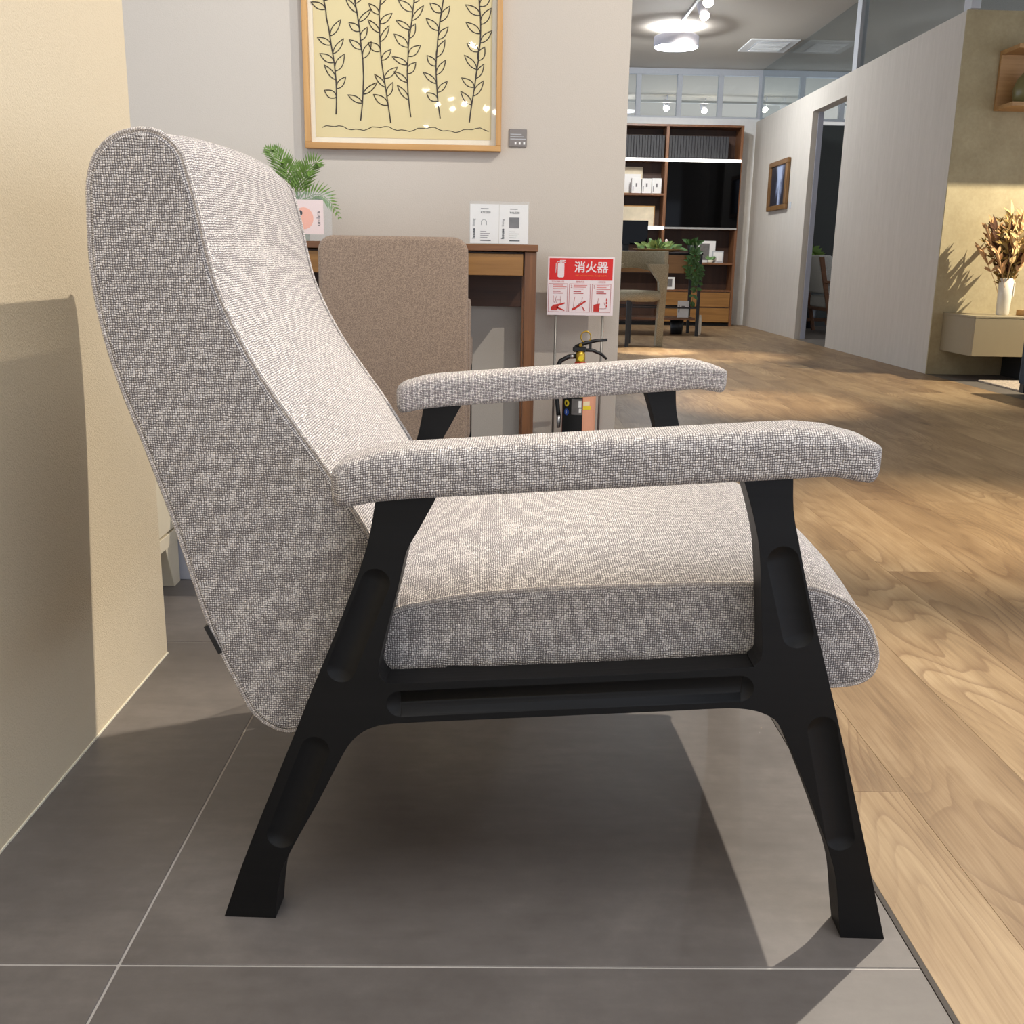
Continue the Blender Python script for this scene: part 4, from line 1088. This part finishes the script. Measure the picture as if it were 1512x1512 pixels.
t = thing('planter_bowl', 'shallow wooden bowl of pale green leaves on the far desk', 'plant', (1.60, 10.36, 0.8145))
MB().lathe([(0.10, 0), (0.17, 0.012), (0.235, 0.03), (0.228, 0.032), (0.16, 0.018)], n=28, cap=False).build('bowl', 'oak_box', t).scale = (1.1, 0.4, 1)
m = MB(); m2 = MB()
for i in range(70):
    a = rl.uniform(0, 6.28); r_ = rl.uniform(0, 0.17); x, y = r_ * math.cos(a) * 1.1, r_ * math.sin(a) * 0.35
    leaf_card(m if i % 3 else m2, (x, y, rl.uniform(0.02, 0.075)), (math.cos(a) * 1.0, math.sin(a) * 0.5 - 0.3, rl.uniform(0.2, 1.0)), rl.uniform(0.05, 0.085), rl.uniform(0.014, 0.024), rl)
leaf_card(m2, (0.17, -0.02, 0.035), (1, -0.1, 0.1), 0.13, 0.022, rl)
m.build('leaves', 'leaf_pale', t); m2.build('leaves', 'leaf_mid', t)
t = thing('candle', 'thin pale candle standing on the far desk', 'candle', (1.70, 10.50, 0.8145))
MB().lathe([(0.013, 0), (0.013, 0.12), (0.006, 0.128)], n=12).build('wax', 'pale_pink', t); MB().cyl((0, 0, 0.126), (0, 0, 0.134), 0.0012, 5).build('wick', 'black_metal', t)
t = thing('trailing_plant', 'dark green trailing plant hanging down the right end of the far desk', 'plant', (1.93, 10.30, 0.8145))
MB().lathe([(0.04, 0), (0.052, 0.07), (0.048, 0.07), (0.036, 0.01)], n=18, cap=False).build('pot', 'black_plastic', t)
m = MB(); st = MB()
for k in range(5):
    x0 = rl.uniform(-0.03, 0.05); pts = [Vector((0, 0, 0.07)), Vector((x0 * 0.5, -0.05, 0.10)), Vector((x0, -0.09, 0.02))]
    ln = rl.uniform(0.25, 0.52)
    for i in range(1, 9): pts.append(Vector((x0 + 0.03 * math.sin(i * 0.9 + k), -0.095, 0.02 - ln * i / 8)))
    st.tube(pts, 0.002, 5)
    for p in pts[2:]:
        for q in range(3): a = rl.uniform(0, 6.28); leaf_card(m, p, (math.cos(a), -0.25, math.sin(a) - 0.5), rl.uniform(0.04, 0.065), rl.uniform(0.014, 0.02), rl)
for i in range(14): a = rl.uniform(0, 6.28); leaf_card(m, (0, 0, 0.07), (math.cos(a), math.sin(a) * 0.6 - 0.2, rl.uniform(0.3, 1.2)), rl.uniform(0.07, 0.12), rl.uniform(0.02, 0.032), rl)
m.build('leaves', 'leaf_dark', t); st.build('stem', 'stem', t)
for i, (x, z) in enumerate(((1.825, 0.1785),)):
    b = thing('price_card', 'white price card standing on the low shelf of the far desk', 'sign', (x, 10.36, z))
    bx('card', 'white_card', b, 0, 0.115, 0, 0.004, 0, 0.165, 0); bx('print', 'print_grey', b, 0.04, 0.075, -0.001, 0, 0.09, 0.115, 0); bx('print', 'print_grey', b, 0.01, 0.02, -0.001, 0, 0.05, 0.12, 0)
t = thing('vase', 'slim white vase on the floor beside the far desk leg', 'vase', (2.075, 10.5, 0.0))
MB().lathe([(0.025, 0), (0.03, 0.03), (0.03, 0.14), (0.022, 0.2), (0.018, 0.2)], n=18, cap=False).build('body', 'ceramic', t)
t = thing('waste_bin', 'small black bin under the far desk', 'bin', (1.86, 10.55, 0.0))
MB().lathe([(0.06, 0), (0.07, 0.145), (0.066, 0.145), (0.056, 0.004)], n=20).build('body', 'black_plastic', t)

t = thing('dining_chair', 'sage upholstered chair with curved back at the far desk', 'chair', (1.19, 8.98, 0))
m = MB(); m.lathe([(0.20, 0.385), (0.235, 0.40), (0.245, 0.43), (0.24, 0.458), (0.21, 0.474), (0.0, 0.48)], n=36); o = m.build('seat', 'far_fabric', t); boxuv(o)
m = MB()
n = 30; r0, r1 = 0.252, 0.286; a0, a1 = R(-16), R(196)
prof = []
for i in range(n + 1):
    a = a0 + (a1 - a0) * i / n; e = 1.0
    ht = 0.81; hb = 0.635 - 0.03 * math.cos(a * 2)
    prof.append(m.add([(r1 * math.cos(a), r1 * math.sin(a), hb), (r1 * math.cos(a), r1 * math.sin(a), ht), (r0 * math.cos(a), r0 * math.sin(a), ht), (r0 * math.cos(a), r0 * math.sin(a), hb)]))
for a, b in zip(prof, prof[1:]):
    for q in range(4): m.face((a + q, b + q, b + (q + 1) % 4, a + (q + 1) % 4))
m.face([prof[0] + q for q in (0, 1, 2, 3)]); m.face([prof[-1] + q for q in (3, 2, 1, 0)])
o = m.build('backrest', 'far_fabric', t, None, 0.008, 2); boxuv(o)
for sx in (1, -1):
    m = MB()
    prf = []
    for z, w0, w1 in ((0.0, 0.20, 0.265), (0.2, 0.205, 0.268), (0.40, 0.215, 0.275), (0.55, 0.205, 0.284), (0.64, 0.14, 0.286), (0.70, 0.10, 0.286)):
        prf.append((z, w0, w1))
    rr_ = []
    for z, w0, w1 in prf:
        rr_.append(m.add([(sx * w0, -0.09, z), (sx * w1, -0.075, z), (sx * w1, 0.02, z), (sx * w0, 0.02, z)]))
    for a, b in zip(rr_, rr_[1:]):
        for q in range(4): m.face((a + q, a + (q + 1) % 4, b + (q + 1) % 4, b + q))
    m.face([rr_[0] + q for q in (3, 2, 1, 0)]); m.face([rr_[-1] + q for q in (0, 1, 2, 3)])
    o = m.build('leg', 'far_fabric', t, None, 0.006, 2)
    bm = bmesh.new(); bm.from_mesh(o.data); bmesh.ops.recalc_face_normals(bm, faces=bm.faces); bm.to_mesh(o.data); bm.free(); boxuv(o)
for x, y in ((-0.065, -0.20), (0.0, 0.20)): bx('leg', 'black_metal', t, x - 0.016, x + 0.016, y - 0.016, y + 0.016, 0.0, 0.41, 0.003)

# ------------------------------------------------------------------ ceiling fittings
t = thing('drum_lamp', 'white drum ceiling lamp glowing above the far desk', 'lamp', (1.655, 10.25, 0))
MB().lathe([(0.205, 2.68), (0.21, 2.685), (0.21, 2.77), (0.205, 2.775), (0.195, 2.775), (0.195, 2.69), (0.195, 2.685)], n=48, cap=False).build('drum', 'lampbody', t)
MB().lathe([(0.0, 2.682), (0.2, 2.682), (0.2, 2.690), (0.0, 2.690)], n=48, cap=False).build('lower_diffuser', 'lamp', t)
MB().lathe([(0.0, 2.768), (0.19, 2.768), (0.19, 2.774), (0.0, 2.774)], n=48, cap=False).build('upper_diffuser', 'lamp', t)
MB().cyl((0, 0, 2.77), (0, 0, CEIL), 0.035, 16).build('stem', 'lampbody', t)
pl = bpy.data.lights.new('drum_lamp_light', 'POINT'); pl.energy = 26; pl.color = (0.9, 0.95, 1.0); pl.shadow_soft_size = 0.05
po = bpy.data.objects.new('drum_lamp_light', pl); COL.objects.link(po); po.location = (1.655, 10.25, 2.62)
tag(bx('ceiling_track', 'alu', None, 1.638, 1.662, 8.5, 10.0, 2.838, 2.8595, 0.002), 'thin aluminium light track on the ceiling beside the drum lamp', 'light track')
def track_spot(loc, aim, label, group=None, src=None):
    if src is None:
        s = thing('track_spotlight', label, 'spotlight', loc, 0, group)
        MB().lathe([(0.035, 0.0), (0.042, 0.05), (0.042, 0.12), (0.03, 0.13)], n=16).build('housing', 'lampbody', s).rotation_euler = (R(-32), 0, 0)
        b = MB().lathe([(0.0, -0.03), (0.03, -0.02), (0.04, -0.004), (0.038, 0.006), (0.0, 0.007)], n=16, cap=False).build('bulb', 'bulb', s); b.rotation_euler = (R(-32), 0, 0)
        MB().cyl((0, -0.03, 0.1), (0, -0.03, CEIL - loc[2]), 0.008, 8).build('arm', 'lampbody', s)
    else:
        s = copy_tree(src); s['label'] = label; s.location = loc
        if group: s['group'] = group
    s.rotation_euler = (0, 0, aim)
    return s
s0 = track_spot((1.69, 9.08, 2.70), 0.3, 'lit white spotlight on the ceiling track, the lower of two')
track_spot((1.63, 8.64, 2.70), -0.4, 'lit white spotlight on the ceiling track, cut by the top edge', None, s0)
for i, (x, y) in enumerate(((2.215, 14.25), (2.754, 14.42), (3.51, 14.19))):
    track_spot((x, y, 2.70), 0.2 * i, ('first', 'second', 'third')[i] + ' lit spotlight from the left behind the far clerestory panes', 'spotlights beyond the clerestory', s0)
for i, y in enumerate((14.15, 16.2)):
    tag(bx('ceiling_track', 'alu', None, 0.5, 6.0, y, y + 0.05, 2.76, 2.79, 0.002), ('nearer', 'farther')[i] + ' light track behind the far clerestory panes', 'light track')
for i, (x, y) in enumerate(((-0.886, -5.81), (-0.607, -6.45), (-0.808, -6.98), (-0.631, -7.38), (-0.453, -6.94), (-0.174, -7.29), (-0.048, -7.62), (-0.252, -3.18), (-1.11, -9.2))):
    track_spot((x, y, 2.68), 0.7 * i, 'lit ceiling spotlight mirrored in the glass of the framed drawing', 'ceiling spotlights mirrored in the picture glass', s0)
t = thing('ceiling_vent', 'square ceiling air vent left of the corridor glazing', 'vent', (2.72, 10.98, CEIL))
MB().hexa([(-0.26, -0.30, -0.012), (0.225, -0.30, -0.012), (0.225, 0.30, -0.012), (-0.26, 0.30, -0.012), (-0.26, -0.30, 0), (0.225, -0.30, 0), (0.225, 0.30, 0), (-0.26, 0.30, 0)]).build('frame', 'white_paint', t, None, 0.003, 1)
bx('grille', 'grey_paint', t, -0.18, 0.15, -0.22, 0.22, -0.016, -0.012, 0.001)
for i in range(7): bx('slat', 'white_paint', t, -0.17, 0.14, -0.2 + i * 0.062, -0.17 + i * 0.062, -0.022, -0.016, 0.001)

# ------------------------------------------------------------------ corridor wall: painting, dark room beyond the doorway
t = thing('framed_painting', 'brown framed waterfall painting on the corridor wall', 'picture', (2.957, 11.08, 1.52))
for a in ((-0.36, 0.36, -0.25, -0.20), (-0.36, 0.36, 0.20, 0.25)):
    bx('frame_bar', 'old_frame', t, -0.035, 0.0, a[0], a[1], a[2], a[3], 0.004)
bx('frame_bar', 'old_frame', t, -0.035, 0.0, -0.36, -0.29, -0.2, 0.2, 0.004); bx('frame_bar', 'old_frame', t, -0.035, 0.0, 0.29, 0.36, -0.2, 0.2, 0.004)
def painting():
    k = NT('waterfall_painting'); co = k.coord(); s = k.n('ShaderNodeSeparateXYZ', ins={0: co})
    nz = k.noise(k.scaled(co, (1, 9, 5)), 1.0, 5.0, 0.65).outputs[0]
    w = k.math('ADD', k.math('ABSOLUTE', k.math('ADD', s.outputs[1], 0.03)), k.math('MULTIPLY', k.math('SUBTRACT', nz, 0.5), 0.30))
    lim = k.math('ADD', 0.085, k.math('MULTIPLY', s.outputs[2], 0.28))
    f = k.math('SUBTRACT', w, lim)
    k.set('Base Color', k.ramp(k.math('MULTIPLY', k.math('ADD', f, 0.1), 5.0), [(0.25, srgb(176, 188, 214)), (0.5, srgb(92, 98, 124)), (0.75, srgb(34, 34, 44))])); k.set('Roughness', 0.5)
    return k.m
M['painting'] = painting()
bx('canvas', 'painting', t, -0.016, -0.008, -0.29, 0.29, -0.2, 0.2, 0)
tag(bx('caption_plate', 'grey_paint', None, 2.955, 2.959, 10.60, 10.66, 1.27, 1.33, 0), 'tiny pale caption plate beside the waterfall painting', 'label')

t = thing('lounge_chair', 'wooden lounge chair with pale cushions in the dark room', 'chair', (3.50, 11.2, 0))
m = MB().hexa([(-0.06, -0.28, 0.44), (0.42, -0.28, 0.44), (0.42, 0.28, 0.44), (-0.06, 0.28, 0.44), (-0.10, -0.28, 0.83), (0.38, -0.28, 0.83), (0.38, 0.28, 0.83), (-0.10, 0.28, 0.83)])
o = MB().hexa([(-0.03, -0.28, 0.42), (0.12, -0.28, 0.42), (0.12, 0.28, 0.42), (-0.03, 0.28, 0.42), (-0.12, -0.28, 0.82), (0.03, -0.28, 0.82), (0.03, 0.28, 0.82), (-0.12, 0.28, 0.82)]).build('back_cushion', 'cushion', t, None, 0.03, 3); boxuv(o)
o = MB().box(0.0, 0.62, -0.28, 0.28, 0.27, 0.40).build('seat_cushion', 'cushion', t, None, 0.03, 3); boxuv(o)
for y in (-0.32, 0.32):
    MB().hexa([(0.06, y - 0.015, 0), (0.10, y - 0.015, 0), (0.10, y + 0.015, 0), (0.06, y + 0.015, 0), (-0.12, y - 0.015, 0.80), (-0.07, y - 0.015, 0.80), (-0.07, y + 0.015, 0.80), (-0.12, y + 0.015, 0.80)]).build('leg', 'brown_leg', t, None, 0.003, 1)
    bx('leg', 'brown_leg', t, 0.56, 0.60, y - 0.015, y + 0.015, 0.0, 0.53, 0.003)
    bx('arm', 'brown_leg', t, -0.06, 0.62, y - 0.025, y + 0.025, 0.53, 0.555, 0.004); bx('side_rail', 'brown_leg', t, 0.0, 0.6, y - 0.012, y + 0.012, 0.10, 0.14, 0.003)
bx('seat_rail', 'brown_leg', t, 0.0, 0.6, -0.31, 0.31, 0.24, 0.272, 0.003)
t = thing('potted_plant', 'bright green plant behind the lounge chair in the dark room', 'plant', (3.60, 11.92, 0))
MB().lathe([(0.10, 0), (0.13, 0.25), (0.12, 0.25), (0.09, 0.02)], n=20).build('pot', 'black_plastic', t)
MB().cyl((0, 0, 0.2), (0.0, 0, 0.85), 0.012, 8).build('stem', 'stem', t)
m = MB()
for i in range(46): a = rl.uniform(0, 6.28); leaf_card(m, (0, 0, rl.uniform(0.7, 0.9)), (math.cos(a), math.sin(a), rl.uniform(-0.2, 1.0)), rl.uniform(0.10, 0.18), rl.uniform(0.02, 0.035), rl)
m.build('leaves', 'leaf', t)

# ------------------------------------------------------------------ right-hand bay
t = thing('wall_shelf', 'open oak wall shelf box high on the plaster wall', 'shelf')
bx('back_board', 'oak_box', t, 3.20, 4.0, 6.905, 6.929, 1.70, 2.06, 0.001)
bx('top_board', 'oak_box', t, 3.20, 4.0, 6.68, 6.905, 2.035, 2.06, 0.001)
bx('bottom_board', 'oak_box', t, 3.20, 4.0, 6.68, 6.905, 1.70, 1.725, 0.001)
bx('side_board', 'oak_box', t, 3.975, 4.0, 6.68, 6.905, 1.725, 2.035, 0.001)
t = thing('bottle_vase', 'olive bottle vase standing in the oak wall shelf', 'vase', (3.33, 6.79, 1.7255))
MB().lathe([(0.05, 0), (0.075, 0.03), (0.08, 0.09), (0.06, 0.15), (0.025, 0.19), (0.02, 0.23), (0.026, 0.235)], n=24).build('body', 'bottle', t)
t = thing('sideboard', 'taupe lacquered wall-hung sideboard under the dried flowers', 'sideboard')
bx('body', 'taupe_lacquer', t, 3.033, 4.8, 6.47, 6.929, 0.165, 0.405, 0.001)
bx('top_board', 'taupe_lacquer', t, 3.030, 4.8, 6.45, 6.929, 0.405, 0.418, 0.001)
for a, b in ((3.033, 3.914), (3.917, 4.8)): bx('drawer_front', 'taupe_lacquer', t, a, b, 6.451, 6.469, 0.166, 0.402, 0.001)
bx('plinth', 'black_plastic', t, 3.47, 4.4, 6.6, 6.92, 0.0, 0.165, 0.001)
t = thing('flower_vase', 'tall white vase holding the dried flower bouquet on the sideboard', 'vase', (3.30, 6.66, 0.4185))
MB().lathe([(0.036, 0), (0.040, 0.01), (0.043, 0.12), (0.045, 0.235), (0.041, 0.235), (0.037, 0.05)], n=32, cap=False).build('body', 'ceramic', t)
bx('price_tag', 'white_card', t, 0.046, 0.05, -0.02, 0.02, 0.12, 0.21, 0)
t = thing('dried_bouquet', 'dried bouquet of straw, rust and olive sprays in the white vase', 'flowers', (3.30, 6.66, 0.46))
rd = random.Random(4)
for i in range(66):
    a = rd.uniform(0, 6.28); lean = rd.uniform(0.02, 0.44) ; hh = rd.uniform(0.36, 0.60) * (1 - 0.25 * lean)
    tip = Vector((math.cos(a) * lean * 0.42, math.sin(a) * lean * 0.30, hh)); base = Vector((rd.uniform(-0.02, 0.02), rd.uniform(-0.02, 0.02), 0.0))
    mid = base * 0.5 + Vector((tip.x * 0.30, tip.y * 0.3, hh * 0.55))
    pts = [base.lerp(mid, s).lerp(mid.lerp(tip, s), s) for s in [k / 8 for k in range(9)]]
    m = MB(); m.tube(pts, 0.0018, 4)
    kind = i % 3
    if kind == 0:
        for q in range(5, 9):
            for e in range(3): leaf_card(m, pts[q], (rd.uniform(-0.6, 0.6) + tip.x, rd.uniform(-0.6, 0.6), 0.9), rd.uniform(0.07, 0.11), 0.012, rd)
    elif kind == 1:
        for q in range(3, 9):
            for e in range(5): leaf_card(m, pts[q], (rd.uniform(-1, 1), rd.uniform(-1, 1), 0.7), rd.uniform(0.03, 0.05), 0.006, rd)
    else:
        d = (pts[8] - pts[6]).normalized()
        m.tube([pts[6], pts[7], pts[8], pts[8] + d * 0.02, pts[8] + d * 0.04], [0.003, 0.008, 0.010, 0.007, 0.002], 7)
        for q in range(5, 9):
            for e in range(3): leaf_card(m, pts[q], (rd.uniform(-0.8, 0.8) + tip.x, rd.uniform(-0.8, 0.8), 0.9), rd.uniform(0.05, 0.08), 0.010, rd)
    m.build('dried_stem', ('dry_b', 'dry_c', 'dry_a')[kind] if i % 9 else 'dry_stem', t)
m = MB()
for i in range(26):
    a = rd.uniform(0, 6.28); m.tube([(rd.uniform(-0.02, 0.02), rd.uniform(-0.02, 0.02), 0.1), (math.cos(a) * 0.03, math.sin(a) * 0.03, 0.24), (math.cos(a) * 0.09, math.sin(a) * 0.07, 0.36)], 0.002, 4)
    for e in range(5): leaf_card(m, (math.cos(a) * 0.05, math.sin(a) * 0.04, 0.26 + 0.02 * e), (math.cos(a) + rd.uniform(-0.6, 0.6), math.sin(a), 0.9), 0.05, 0.008, rd)
m.build('dried_filler', 'dry_stem', t)
t = thing('wooden_tray', 'small oak tray on the sideboard right of the white vase', 'tray', (3.40, 6.60, 0.4185))
bx('base', 'oak_box', t, 0, 0.3, -0.08, 0.08, 0, 0.008, 0.001)
for a in ((0, 0.3, -0.08, -0.07), (0, 0.3, 0.07, 0.08), (0, 0.01, -0.07, 0.07), (0.29, 0.3, -0.07, 0.07)): bx('rim', 'oak_box', t, *a, 0.008, 0.035, 0.001)
o = tag(bx('rug', 'rug', None, 3.12, 5.2, 4.6, 6.5, 0.0, 0.012, 0.003), 'pale woven rug on the dark bay floor', 'rug'); boxuv(o)
t = thing('sofa', 'dark navy sofa corner cut by the right edge of the photo', 'sofa')
o = MB().box(3.045, 4.9, 5.0, 5.86, 0.06, 0.37).build('base', 'navy', t, None, 0.02, 2); boxuv(o)
o = MB().box(3.06, 4.9, 5.0, 5.2, 0.37, 0.72).build('backrest', 'navy', t, None, 0.04, 2); boxuv(o)
for x in (3.055, 4.83):
    for y in (5.02, 5.80): bx('leg', 'black_metal', t, x, x + 0.05, y, y + 0.05, 0.0125, 0.065, 0.002)
